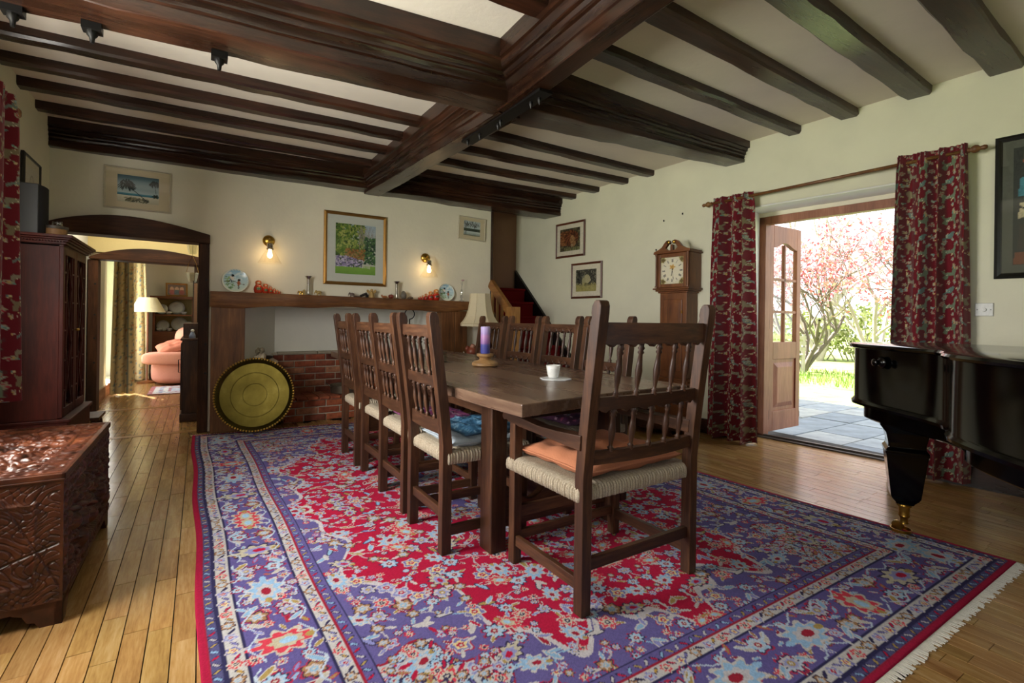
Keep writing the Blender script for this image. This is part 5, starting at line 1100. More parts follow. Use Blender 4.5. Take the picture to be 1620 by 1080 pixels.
# ================================================================ fireplace things
pt = T('cooking_pot', 'shallow metal cooking pot with ring handles on the hearth', 'pot', (1.40, 5.66, .246)); M_pew = plain('pewter', '8a8272', .45, .9); MB().lathe([(.001, .004), (.15, .0), (.165, .008), (.172, .09), (.18, .094), (.166, .092), (.158, .012), (.001, .01)], 32).put('body', M_pew, pt, smooth=True)
for s in (-1, 1): MB().tube([(s*.17+s*.0, -.05, .075), (s*.20, -.04, .10), (s*.21, 0, .11), (s*.20, .04, .10), (s*.17, .05, .075)], .006, 8).put('handle', M_pew, pt, smooth='all')
cr_ = T('coral', 'lump of pale coral on the stone ledge by the fireplace post', 'coral', (.50, 5.66, .645)); q = MB(); rr = random.Random(8)
for _ in range(46): q.ball((rr.gauss(0, .035), rr.gauss(0, .03), min(.10, .03+abs(rr.gauss(0, .04)))), rr.uniform(.014, .026), 7, 5)
q.put('body', plain('coral_grey', '9c907a', .95, bump=.5), cr_, smooth='all')
sh = T('sea_shell', 'pale pointed sea shell in front of the coral', 'shell', (.52, 5.54, .645)); MB().lathe([(.002, -.06), (.012, -.04), (.010, -.038), (.022, -.018), (.019, -.015), (.034, .005), (.03, .01), (.04, .03), (.02, .05), (.001, .052)], 14, (0, 0, .034), 'x').put('body', plain('shell_cream', 'c9bba3', .5, bump=.2), sh, smooth=True)
sl = T('dark_stone', 'dark flat stone on the stone ledge beside the coral', 'stone', (.60, 5.70, .645)); MB().ball((0, 0, .018), (.06, .05, .018), 12, 6).put('body', plain('slate_dark', '3a2f28', .8, bump=.4), sl, smooth='all')
for i, (x, hh, lab) in enumerate([(1.98, 1.14, 'shorter'), (2.12, 1.19, 'taller')]):
    tl_ = T('fire_tool', 'black wrought iron fire tool stand with scroll top, the %s one' % lab, 'fire tool', (x, 5.62, .246)); q = MB()
    q.tube([(0, 0, 0), (0, 0, hh-.36)], .007, 8); q.tube([(.06*math.sin(a)-.0, 0, hh-.30-.06*math.cos(a)*1.0) for a in np.linspace(0, 5.2, 22)], .006, 6); q.put('shaft', M_iron, tl_, smooth='all')
    q = MB(); 
    for k in range(3): a = k*2.09; q.tube([(0, 0, .05), (.06*math.cos(a), .06*math.sin(a), .03), (.10*math.cos(a), .10*math.sin(a), 0)], .006, 6)
    q.put('foot', M_iron, tl_, smooth='all')

# ================================================================ mantel ornaments
def mz(x): return 1.313-.017*(x-.08)/2.66
def plate_(label, x, R_, seed, rz):
    t = T('bird_plate', label, 'plate', (x, 5.372, mz(x)), rot=(-.17, 0, rz), group='bird plates on the mantel'); c = Canvas(.3, .3, .0036, 'a9cbd8'); c.vgrad(.0, .14, 'cfe0cd', 'bcd6dc'); c.vgrad(.14, .3, 'bcd6dc', '8ebcd6'); rr = random.Random(seed)
    for _ in range(16): c.ell(rr.uniform(.08, .26), rr.uniform(.16, .26), .03, .008, 'd4e4e6', .2)
    for _ in range(34): a = rr.uniform(0, .1); c.ell(.03+a, .10+rr.uniform(-.06, .10), .018, .005, rr.choice(('6f9a58', '8fb070', '5a8450')), rr.uniform(-.6, .9))
    c.line([(.02, .13), (.12, .15), (.20, .11), (.25, .10)], .005, '5a4a3a'); c.line([(.05, .12), (.12, .18)], .004, '5a4a3a')
    c.ell(.11, .185, .022, .028, 'ded8d0', .3); c.ell(.12, .215, .018, .016, '1c1c20'); c.ell(.10, .15, .006, .03, '2a2a30', .3); c.ell(.185, .12, .018, .034, 'a5603c', 0); c.ell(.187, .16, .018, .014, '1c1c20'); c.ell(.185, .07, .007, .03, '2a2a30', 0)
    q = (np.hypot(c.X-.15, c.Y-.15) > .138); c.a[q] = hexc('dfe2d4')
    n, m_ = 56, 14; P = np.zeros((m_+1, n+1, 3)); col = np.zeros((m_+1, n+1, 4)); ca = c.colors()
    for j in range(m_+1):
        rad = R_*j/m_; y = -.012*max(0, (j/m_-.62)/.38)**1.3
        for i in range(n+1):
            a = 2*PI*i/n; P[j, i] = (rad*math.cos(a), y, R_+rad*math.sin(a)); u = .15+.15*(j/m_)*math.cos(a); v = .15+.15*(j/m_)*math.sin(a); col[j, i] = ca[min(int(v/.3*(c.ny-1)), c.ny-1), min(int(u/.3*(c.nx-1)), c.nx-1)]
    obj('dish', gridmesh('dish', P, col), vcol('plate_glaze', .2, 0, spec=.5), t, smooth='all')
    MB().lathe([(R_*1.0, -.014), (R_*1.012, -.012), (R_*.6, .008), (.001, .008)], 48, (0, 0, R_), 'y', cap=False).put('rim', M_white, t, smooth='all')
plate_('round plate painted with two birds, mantel end by the doorway', .285, .113, 3, .0); plate_('round plate painted with two birds, mantel end by the stairs', 2.487, .104, 5, .05)
def doll(label, x, h_, var):
    t = T('nesting_doll', label, 'doll', (x, 5.345, mz(x)), group='nesting dolls on the mantel'); red = plain('doll_red%d' % var, ('b83a22', 'b02418')[var], .25); h0 = h_
    MB().lathe([(.001, 0), (.24*h0, 0), (.29*h0, .08*h0), (.33*h0, .28*h0), (.31*h0, .46*h0), (.24*h0, .60*h0)], 18).put('body', red, t, smooth='all')
    MB().lathe([(.24*h0, .60*h0), (.20*h0, .66*h0), (.23*h0, .78*h0), (.20*h0, .92*h0), (.10*h0, .985*h0), (.001, h0)], 18).put('headscarf', plain('doll_scarf%d' % var, ('c05a2c', 'b8702c')[var], .25), t, smooth='all')
    MB().ball((0, -.09*h0, .79*h0), (.155*h0, .15*h0, .13*h0), 12, 8).put('face', plain('doll_face', 'e8c9a4', .3), t, smooth='all')
    MB().ball((0, -.11*h0, .34*h0), (.235*h0, .26*h0, .21*h0), 12, 8).put('apron', plain('doll_apron%d' % var, ('4d6b46', '2a2620')[var], .3), t, smooth='all')
    q = MB(); 
    for k in range(5): a = k*1.256; q.ball((.09*h0*math.cos(a), -.33*h0+.02*h0*abs(math.cos(a)), .34*h0+.08*h0*math.sin(a)), .035*h0, 6, 4)
    q.put('painted_flowers', plain('doll_flower', 'd9c06a', .3), t, smooth='all')
for i, (x, h_) in enumerate([(.478, .125), (.541, .096), (.586, .070), (.619, .052), (.645, .04), (.666, .03)]): doll('red and green nesting doll beside the doorway end plate, %s' % ['tallest of its row', 'second tallest of its row', 'third tallest of its row', 'fourth tallest of its row', 'second smallest of its row', 'smallest of its row'][i], x, h_, 0)
for i, (x, h_) in enumerate([(2.337, .134), (2.268, .105), (2.212, .075), (2.172, .055), (2.142, .042), (2.12, .032)]): doll('red and black nesting doll beside the stair end plate, %s' % ['tallest of its row', 'second tallest of its row', 'third tallest of its row', 'fourth tallest of its row', 'second smallest of its row', 'smallest of its row'][i], x, h_, 1)
for x, lab in ((.933, 'nearer the doorway'), (1.862, 'nearer the stairs')):
    MB().lathe([(.001, 0), (.026, 0), (.027, .006), (.012, .014), (.010, .03), (.014, .05), (.016, .16), (.02, .175), (.034, .192), (.036, .195), (.03, .192), (.014, .17), (.001, .16)], 20).put('bud_vase', M_silver, label='slim silver trumpet bud vase on the mantel, '+lab, cat='vase', group='silver bud vases', loc=(x, 5.35, mz(x)), smooth=True)
def elephant(label, x, s, mat):
    t = T('elephant_figure', label, 'figurine', (x, 5.34, mz(x)), group='elephant figures on the mantel'); MB().ball((0, 0, .6*s), (.5*s, .3*s, .34*s), 12, 8).put('body', mat, t, smooth='all'); MB().ball((-.5*s, 0, .75*s), (.24*s, .22*s, .25*s), 10, 7).put('head', mat, t, smooth='all'); MB().tube([(-.66*s, 0, .72*s), (-.78*s, 0, .5*s), (-.76*s, 0, .2*s)], [.09*s, .07*s, .05*s], 7).put('trunk', mat, t, smooth='all')
    for a in (-.3, .28):
        for b in (-.15, .15): MB().lathe([(.11*s, 0), (.10*s, .45*s)], 8, (a*s, b*s, 0)).put('leg', mat, t, smooth=True)
elephant('small brass elephant beside the silver vase nearer the doorway', .862, .042, M_brass); elephant('gold patterned elephant to the stair side of that silver vase', 1.035, .055, plain('elephant_gold', 'b49a5c', .5, .3)); elephant('tiny grey elephant near the middle of the mantel', 1.37, .05, plain('elephant_grey', '6b5a50', .5))
MB().lathe([(.001, 0), (.012, 0), (.010, .02), (.014, .03), (.011, .05), (.006, .055), (.001, .06)], 12).put('cat_figure', plain('elephant_gold', 'b49a5c'), label='tiny upright gilt cat figure beside the silver vase', cat='figurine', loc=(.893, 5.35, mz(.893)), smooth=True)
MB().box(-.07, .07, -.03, .03, 0, .004).put('postcard', plain('card_white', 'dcdcd8', .8), label='white postcard lying flat on the mantel below the painting', cat='card', loc=(1.226, 5.35, mz(1.226)+.0005), bevel=.001)
t = T('tin_cylinder', 'leaning dark metal kaleidoscope tube on the mantel', 'ornament', (1.49, 5.34, mz(1.49))); MB().tube([(-.035, 0, .012), (.035, 0, .045)], .014, 14).put('tube', plain('dark_tin', '4a4440', .35, .7), t, smooth=True); MB().box(.025, .05, -.015, .015, 0, .03).put('stand', M_iron, t)
MB().box(-.035, .035, -.02, .02, 0, .012).put('small_box', plain('brown_box', '4a2f20', .5), label='small flat brown box on the mantel below the painting', cat='box', loc=(1.43, 5.35, mz(1.43)), bevel=.002)
t = T('angel_figure', 'pale wooden angel figure at the corner below the painting', 'figurine', (1.580, 5.345, mz(1.58))); ma = wood('angel_wood', '8a6a38', 'b08f55', 'c4a66c', 'Z', 18, .6, .1)
MB().lathe([(.036, 0), (.03, .03), (.02, .06), (.015, .068)], 4).put('robe', ma, t); MB().ball((0, 0, .083), .016, 10, 8).put('head', ma, t, smooth='all')
for s in (-1, 1): MB().prism([(s*.01, .04), (s*.02, .075), (s*.042, .09), (s*.052, .082), (s*.05, .062), (s*.03, .045)], .004, .012, 'y').put('wing', ma, t)
t = T('bird_figure', 'small carved wooden bird on the mantel', 'figurine', (1.722, 5.34, mz(1.72))); mb_ = plain('carved_bird', 'a5683c', .5); MB().ball((0, 0, .016), (.034, .014, .014), 12, 7).put('body', mb_, t, smooth='all'); MB().ball((-.03, 0, .03), .011, 8, 6).put('head', mb_, t, smooth='all'); MB().prism([(.02, .012), (.06, .02), (.06, .012)], -.008, .008, 'y').put('tail', mb_, t)
t = T('wooden_apple', 'red wooden apple beside the silver vase nearer the stairs', 'ornament', (1.795, 5.34, mz(1.79))); MB().lathe([(.001, .003), (.018, 0), (.03, .018), (.03, .034), (.018, .046), (.004, .042)], 16).put('fruit', plain('apple_red', '7d3526', .3), t, smooth='all'); MB().tube([(0, 0, .04), (.004, 0, .055)], .002, 5).put('stalk', M_dark, t)
MB().lathe([(.001, 0), (.02, 0), (.034, .022), (.036, .045), (.026, .075), (.010, .092), (.001, .095)], 18).put('stone_egg', plain('egg_stone', '6a6258', .4, bump=.6, bscale=120), label='dark carved egg shaped ornament right of the silver vase nearer the stairs', cat='ornament', loc=(1.938, 5.34, mz(1.938)), smooth='all')
t = T('tortoise_figure', 'small brown tortoise figure beside the carved egg', 'figurine', (2.02, 5.335, mz(2.02))); MB().ball((0, 0, .016), (.032, .024, .018), 12, 7).put('shell', plain('tortoise_brown', '5a4836', .4), t, smooth='all'); MB().ball((-.036, 0, .012), .009, 8, 6).put('head', plain('tortoise_skin', '7a6850', .5), t, smooth='all')
t = T('glass_bird_stem', 'clear glass stem ornament with a bird at the stair end of the mantel', 'ornament', (2.672, 5.35, mz(2.67))); gm = glassmat('ornament_glass', (.93, .95, .96), .03, .18); MB().lathe([(.001, 0), (.03, 0), (.03, .012), (.012, .022), (.011, .04), (.02, .05), (.013, .12), (.012, .145), (.009, .145)], 14).put('vase', gm, t, smooth='all')
q = MB().tube([(0, 0, .14), (.004, 0, .2), (.012, 0, .25)], .004, 6); q.tube([(.004, 0, .2), (-.012, 0, .235)], .003, 6); q.put('stem', gm, t, smooth='all'); MB().ball((.014, 0, .258), (.022, .008, .010), 10, 6).put('bird', plain('pink_glass', 'c9a3a0', .2), t, smooth='all')

# ================================================================ side table and lamp
sd = T('side_table', 'small dark side table beside the fireplace post', 'table', (2.74, 4.99, 0)); MB().lathe([(.001, .655), (.29, .655), (.30, .662), (.30, .674), (.29, .68), (.001, .68)], 40).put('top', M_mah('X'), sd, smooth=True); MB().lathe([(.03, .12), (.035, .2), (.022, .3), (.03, .45), (.022, .6), (.06, .655)], 16).put('column', M_mah('Z'), sd, smooth='all')
for k in range(3): a = k*2.094+.4; MB().tube([(0, 0, .18), (.12*math.cos(a), .12*math.sin(a), .13), (.22*math.cos(a), .22*math.sin(a), .018)], [.03, .024, .018], 8).put('leg', M_mah('Z'), sd, smooth='all')
lp = T('table_lamp', 'table lamp with cream panelled bell shade by the stairs', 'lamp', (2.735, 5.0, .68)); MB().lathe([(.001, 0), (.075, 0), (.075, .012), (.03, .025), (.016, .05), (.022, .10), (.034, .16), (.022, .22), (.012, .26), (.012, .30)], 20).put('base', M_brass, lp, smooth='all')
M_shade = plain('lamp_silk', 'd9ccab', .9, var=.98); prof = [(.232, .325), (.234, .355), (.205, .385), (.170, .44), (.145, .51), (.130, .59), (.124, .655), (.122, .70)]
MB().lathe(prof, 8, cap=False).put('shade', M_shade, lp)
q = MB()
for k in range(8): a = 2*PI*k/8; q.tube([(r_*math.cos(a), r_*math.sin(a), z_) for r_, z_ in prof], .0025, 5)
q.lathe([(.233, .352), (.237, .354), (.233, .358)], 8, cap=False); q.put('shade_braid', plain('braid', 'bfae88', .9), lp)
MB().lathe([(.014, .30), (.012, .36)], 12).tube([(0, 0, .36), (.05, 0, .45), (.04, 0, .58), (0, 0, .64), (-.04, 0, .58), (-.05, 0, .45), (0, 0, .36)], .0018, 6).put('bulb_holder', M_brass, lp, smooth=True)
t = T('pottery_figure', 'red brown pottery figure on the side table', 'figurine', (2.60, 4.93, .68)); mt_ = plain('red_pottery', '8f4a36', .35); MB().lathe([(.001, 0), (.05, 0), (.062, .03), (.055, .07), (.03, .095), (.001, .1)], 18).put('body', mt_, t, smooth='all'); MB().ball((0, -.02, .10), .03, 10, 8).put('head', plain('pottery_pink', 'b9826a', .4), t, smooth='all')
for s in (-1, 1): MB().ball((s*.055, 0, .075), (.028, .018, .035), 8, 6).put('side_scroll', mt_, t, smooth='all')
MB().lathe([(.001, 0), (.012, 0), (.014, .02), (.008, .03), (.010, .042), (.001, .05)], 12).put('pepper_pot', M_silver, label='tiny silver pepper pot on the side table', cat='ornament', loc=(2.50, 4.93, .68), smooth='all')

# ================================================================ staircase
sc = T('staircase', 'steep red carpeted staircase with oak handrail', 'staircase', (3.5, 5.2, 0)); SL = lambda mb: L(mb, 3.5, 5.2)
M_carpet = plain('stair_carpet', '6e1416', .98, bump=.6, bscale=400, spec=.1)
for k in range(8):
    ya = 4.50+.18*k; z = .19*(k+1); xa = 3.16; xb = xr(ya+.1)-.03
    SL(MB().box(xa, xb, ya, min(ya+.38, 6.0), z-.19+.0, z-.03).box(xa, xb, ya-.022, min(ya+.38, 6.0), z-.032, z)).put('step', M_carpet, sc, bevel=.01)
MS = plain('black_stringer', '080606', .4)
def strg(xa, xb, m_, nm): SL(MB().prism([(4.35, .0), (4.40, .16), (6.0, 1.87), (6.0, 1.40), (4.75, .0)], xa, xb, 'x')).put(nm, m_, sc)
mb = MB(); 
for (ya, za), (yb, zb) in (((4.40, .16), (6.0, 1.80)),):
    mb.hexa([(xr(ya)-.035, ya, 0), (xr(ya), ya, 0), (xr(yb), yb, zb-.5), (xr(yb)-.035, yb, zb-.5), (xr(ya)-.035, ya, za), (xr(ya), ya, za), (xr(yb), yb, zb), (xr(yb)-.035, yb, zb)])
SL(mb).put('wall_stringer', MS, sc)
strg(3.115, 3.155, M_mant('Y'), 'outer_stringer') if 0 else SL(MB().prism([(4.42, 0), (4.48, .22), (5.44, 1.24), (5.44, .85), (4.78, 0)], 3.118, 3.156, 'x')).put('outer_stringer', M_mant('Y'), sc)
M_new = wood('newel_oak', '6b4522', 'a1713c', 'c89a5c', 'Z', 12, .4, .15)
SL(MB().box(3.045, 3.165, 4.80, 4.92, 0, 1.235)).put('newel_post', M_new, sc, bevel=.006)
SL(MB().bar((3.105, 4.90, 1.155), (3.105, 5.40, 1.545), .055, .11)).put('handrail', wood('rail_oak', '5a3716', '855526', 'a3733a', 'Y', 10, .4, .15), sc, bevel=.008)
for k in range(4): y = 5.0+.115*k; SL(MB().box(3.09, 3.12, y-.016, y+.016, .55+1.04*(y-4.85), 1.12+.78*(y-4.90))).put('baluster', M_new, sc, bevel=.003)

fs_ = T('low_footstool', 'low dark bow fronted footstool at the foot of the longcase clock', 'stool', (xr(3.42)-.30, 3.42, 0), rot=(0, 0, aw))
bow_ = [(-.10-.13*math.cos(PI*(k/12-.5)), -.33+.66*k/12) for k in range(13)]+[(.06, .33), (.06, -.33)]
MB().prism(bow_, .055, .15, 'z').put('apron', M_oak('Y'), fs_, bevel=.004); MB().prism([(a*1.06, b*1.04) for a, b in bow_], .15, .172, 'z').put('top', M_oak('Y'), fs_, bevel=.005)
for a, b in ((-.12, -.27), (-.12, .27), (.03, -.28), (.03, .28)): MB().box(a-.018, a+.018, b-.018, b+.018, 0, .06).put('foot', M_oak('Z'), fs_)

# ================================================================ passage and living room
cu = T('dark_cupboard', 'dark oak cupboard with raised back in the passage', 'cupboard', (-.155, 6.0, 0)); MB().box(.01, .47, .01, .92, .085, .83).put('body', M_oak('Z'), cu, bevel=.004); MB().box(-.008, .48, -.006, .935, 0, .085).put('plinth', M_oak('Y'), cu, bevel=.008); MB().box(-.006, .48, -.006, .935, .828, .85).put('top', M_oak('Y'), cu, bevel=.004); MB().box(.012, .47, .20, .92, .85, 1.0).put('raised_back', M_oak('Y'), cu, bevel=.003)
d = MB().box(-.004, .01, .04, .46, .12, .80).put('door', M_oak('Z'), cu, bevel=.003); MB().tube([(-.006, .09, .50), (-.022, .09, .50), (-.022, .09, .63), (-.006, .09, .63)], .004, 6).put('handle', M_iron, d); d = MB().box(-.004, .01, .48, .90, .12, .80).put('door', M_oak('Z'), cu, bevel=.003)
t = T('china_figure', 'small blue and white china figure on the passage cupboard', 'figurine', (-.06, 6.08, .85)); MB().lathe([(.001, 0), (.03, 0), (.028, .03), (.016, .06), (.001, .07)], 12).put('body', plain('china_blue', '8a97b4', .3), t, smooth='all'); MB().ball((0, 0, .078), .017, 8, 6).put('head', M_white, t, smooth='all')
ln = T('glass_lantern', 'hanging faceted glass tea light lantern under the doorway lintel', 'lantern', (-.062, 5.60, 1.40)); lg_ = glassmat('lantern_glass', (.9, .92, .9), .05, .15); MB().lathe([(.001, 0), (.03, .0), (.036, .012), (.048, .08), (.052, .095), (.048, .095), (.033, .015), (.001, .01)], 6).put('bowl', lg_, ln); q = MB()
for s in (-1, 1): q.tube([(s*.05, 0, .09), (s*.03, 0, .18), (0, 0, .255)], .0018, 5)
q.put('wire', M_brass, ln); MB().lathe([(.03, .27), (.05, .36)], 8, cap=False).put('upper_glass', lg_, ln); MB().tube([(0, 0, .255), (0, 0, .36)], .0016, 5).put('hook', M_iron, ln)
sf = T('sofa', 'pink loose covered sofa with rolled arm beyond the passage', 'sofa', (-.62, 9.2, 0)); M_pink = plain('pink_linen', 'd5937f', .95, bump=.4, bscale=120)
def roundbox(mb, x0, x1, y0, y1, z0, z1, r_): 
    return mb.grid(lambda u, v: ((x0+x1)/2+(x1-x0)/2*math.copysign(abs(math.cos(2*PI*u))**.35, math.cos(2*PI*u))*max(0, math.sin(PI*v))**.3, (y0+y1)/2+(y1-y0)/2*math.copysign(abs(math.sin(2*PI*u))**.35, math.sin(2*PI*u))*max(0, math.sin(PI*v))**.3, z0+(z1-z0)*(.5-.5*math.copysign(abs(math.cos(PI*v))**.5, math.cos(PI*v)))), 40, 20)
roundbox(MB(), -.02, 1.5, -.08, 1.75, .0, .40, .05).put('skirted_base', M_pink, sf, smooth='all'); roundbox(MB(), -.11, 1.1, -.14, .20, .33, .52, .1).put('rolled_arm', M_pink, sf, smooth='all'); roundbox(MB(), .28, 1.5, .12, 1.7, .36, .90, .1).put('backrest', M_pink, sf, smooth='all')
cushion('scatter_cushion', 'rust pink scatter cushion on the sofa arm', plain('rust_pink', 'c3745c', .9), .62, .42, .17, (-.25, 9.35, .60), .1, 21, .008, tilt=(.25, -.22))
fl_ = T('floor_lamp', 'floor lamp with cream conical shade behind the sofa', 'lamp', (-.70, 9.75, 0)); MB().lathe([(.001, 0), (.13, 0), (.13, .02), (.03, .04), (.015, .07), (.015, 1.12)], 16).put('stand', M_clock('Z'), fl_, smooth=True); MB().lathe([(.235, 1.13), (.12, 1.36)], 28, cap=False).put('shade', plain('linen_shade', 'd9cda8', .9), fl_, smooth='all')
dr = T('china_dresser', 'open glazed dresser full of plates at the far living room wall', 'dresser', (-.72, 11.0, 0)); MM = M_clock('X')
MB().box(0, 1.3, 0, .28, 0, .76).put('base', MM, dr); MB().box(0, 1.3, .24, .27, .76, 1.40).put('back', plain('dresser_back', '8a8156', .9), dr)
for x in (0, .60, 1.27): MB().box(x, x+.035, .0, .25, .76, 1.40).put('upright', M_clock('Z'), dr)
for z in (.76, 1.07, 1.38): MB().box(0, 1.3, 0, .26, z, z+.022).put('shelf', MM, dr)
MB().box(-.04, 1.34, -.03, .28, 1.40, 1.43).put('cornice', MM, dr)
M_pl = plain('blue_white_plate', 'b9bfc4', .25)
for i, (x, z, r_) in enumerate([(.13, 1.095, .095), (.36, 1.095, .125), (.15, .785, .10), (.40, .785, .13), (.54, .785, .09)]):
    MB().lathe([(.001, .004), (r_*.6, .004), (r_, -.012), (r_*1.0, -.016), (r_*.6, 0), (.001, 0)], 24, axis='y').put('display_plate', M_pl, label='blue and white plate standing on the dresser, %s shelf, %s from its end' % ('upper' if z > 1 else 'lower', ['first', 'second', 'first', 'second', 'third'][i]), cat='plate', group='dresser plates', loc=(-.72+x, 11.20, z+r_), rot=(-.2, 0, 0), smooth='all')
for i, (x, z) in enumerate([(.24, 1.095), (.47, 1.095), (.25, .785), (.10, .785)]):
    MB().lathe([(.001, 0), (.03, 0), (.045, .03), (.05, .055), (.044, .055), (.001, .01)], 16).put('tea_cup', M_pl, label='small china cup on the dresser, %s shelf, %s' % ('upper' if z > 1 else 'lower', 'nearer its end' if i in (0, 3) else 'further in'), cat='cup', group='dresser cups', loc=(-.72+x, 11.08, z), smooth='all')
c = Canvas(.26, .16, .006, '5a3a30')
for k in range(3): c.ell(.06+.07*k, .09, .03, .036, 'c99a80'); c.ell(.06+.07*k, .04, .04, .04, ['a03038', '44506a', '8a3030'][k])
pf = picture('photo_frame', 'tilted family photo in a gold frame on the dresser', (-.36, 11.05, 1.43), .15, .34, .25, .03, M_gold, c, 0, tilt=-.06)
pf.rotation_euler = (-.18, 0, .12)
rg = T('small_rug', 'small pale blue and pink rug in front of the sofa', 'rug', (-.1, 8.62, .002)); c = Canvas(1.0, .9, .012, 'b9bccf')
for d_, cc in ((0, 'a86b72'), (.05, 'c9c6cc'), (.12, 'a3a9c6'), (.16, 'cfcdd2'), (.22, 'b07f88'), (.26, 'b9c0d2')): q = (np.minimum(np.minimum(c.X, 1-c.X), np.minimum(c.Y, .9-c.Y)) >= d_); c.a[q] = hexc(cc)
for _ in range(120): c.ell(random.random(), random.random()*.9, .025, .015, random.choice(('d9d4d6', 'a86b72', '8089b0')), random.random()*3)
P = np.zeros((c.ny, c.nx, 3)); P[..., 0] = c.X-.49; P[..., 1] = c.Y-.40; P[..., 2] = .006; obj('pile', gridmesh('pile', P, c.colors()), vcol('rug_pile'), rg); MB().box(-.49, .51, -.40, .50, 0, .0055).put('backing', plain('rug_backing', '8a6a70', .9), rg)
bk = T('woodburner_screen', 'dark framed picture panel behind the passage cupboard', 'panel', (-.02, 7.02, .9)); MB().box(-.05, .0, -.02, 0, 0, .6).put('frame', M_dark, bk); MB().box(-.04, -.005, -.024, -.02, .03, .57).put('print', plain('panel_brown', '7a5a44', .8), bk)
rd = T('radiator', 'white panel radiator under the window above the chest', 'radiator', (-1.03, 2.4, .12)); 
for k in range(18): MB().box(.03, .09, -.9+k*.1, -.9+k*.1+.085, 0, .55).put('fin', plain('radiator_white', 'dcdcd6', .4), rd, bevel=.008)
MB().box(0, .03, -.9, .88, .05, .5).put('back_bracket', plain('radiator_white', 'dcdcd6', .4), rd)

# ================================================================ outside
gz = -.06
M_slab = Nodes('flagstone'); oi = M_slab.n('ShaderNodeObjectInfo'); cR = M_slab.ramp(oi.outputs['Random'], [(0, '7d8794'), (.5, '959ea8'), (1, 'a8abab')]); nz = M_slab.noise(M_slab.coords(), 5, 6); mxx = M_slab.n('ShaderNodeMix', data_type='RGBA', blend_type='MULTIPLY', i_0=.6); M_slab.l(cR, mxx.inputs[6]); M_slab.l(M_slab.ramp(nz, [(.3, '9a9a9a'), (.7, 'ffffff')]), mxx.inputs[7]); M_slab.l(mxx.outputs[2], M_slab.b.inputs['Base Color']); M_slab.bump(nz, .3, .01); M_slab = M_slab.set(Roughness=.8)
pa = MB().box(4.7, 7.75, -1.5, 8.5, gz-.1, gz-.012).put('patio', plain('patio_joint', 'b5ab95', .9), **S)
rr = random.Random(12); cache = {}; y = -1.5
while y < 8.4:
    hgt = rr.choice((.45, .6)); x = 4.72
    while x < 7.7:
        wd_ = min(rr.choice((.45, .6, .75, .9)), 7.74-x)
        if wd_ > .1:
            k = (round(wd_, 2), hgt)
            if k not in cache: cache[k] = MB().taper(.006, wd_-.006, .006, hgt-.006, -.03, 0, .004).mesh('flagstone'); cache[k].materials.append(M_slab)
            share('flagstone', cache[k], pa, (x, y, gz+rr.uniform(-.003, .003)))
        x += wd_
    y += hgt
def lawnfn(u, v): x = 7.7+42*u; yy = -25+60*v; return (x, yy, gz-.03+.05*math.sin(x*.5)*math.sin(yy*.4))
LM = Nodes('lawn'); nz = LM.noise(LM.coords(), 3, 6); LM.l(LM.ramp(nz, [(.3, '8a9c54'), (.6, 'aab872'), (.8, 'c6c894')]), LM.b.inputs['Base Color']); LM.bump(LM.noise(LM.coords(), 60, 3), .6, .03); M_lawn = LM.set(Roughness=.95, Specular_IOR_Level=.1)
MB().grid(lawnfn, 40, 50).put('lawn', M_lawn, smooth='all', **S)
MB().box(-20, 4.6, -30, -2.7, gz-.2, gz-.05).box(-40, -1.5, -2.7, 30, gz-.2, gz-.05).box(-20, 40, 11.7, 40, gz-.2, gz-.06).put('ground', M_lawn, **S)
gr = MB(); rr = random.Random(31)
for _ in range(5000):
    x = rr.uniform(10.0, 13.0); yy = rr.uniform(0, 10); h_ = rr.uniform(.04, .12); a = rr.uniform(0, 6.28); gr.add([(x-.01*math.cos(a), yy-.01*math.sin(a), gz-.04), (x+.01*math.cos(a), yy+.01*math.sin(a), gz-.04), (x+rr.uniform(-.05, .05), yy+rr.uniform(-.05, .05), gz+h_)], [(0, 1, 2)])
tag(gr.put('long_grass', plain('long_grass', '7d9a48', .9), fix=False), 'tufts of longer grass along the far lawn edge', 'grass', kind='stuff')
M_bark = plain('bark', '6b625a', .9, bump=.6, bscale=30); M_bark2 = plain('pale_bark', 'aaa298', .9, bump=.5, bscale=30)
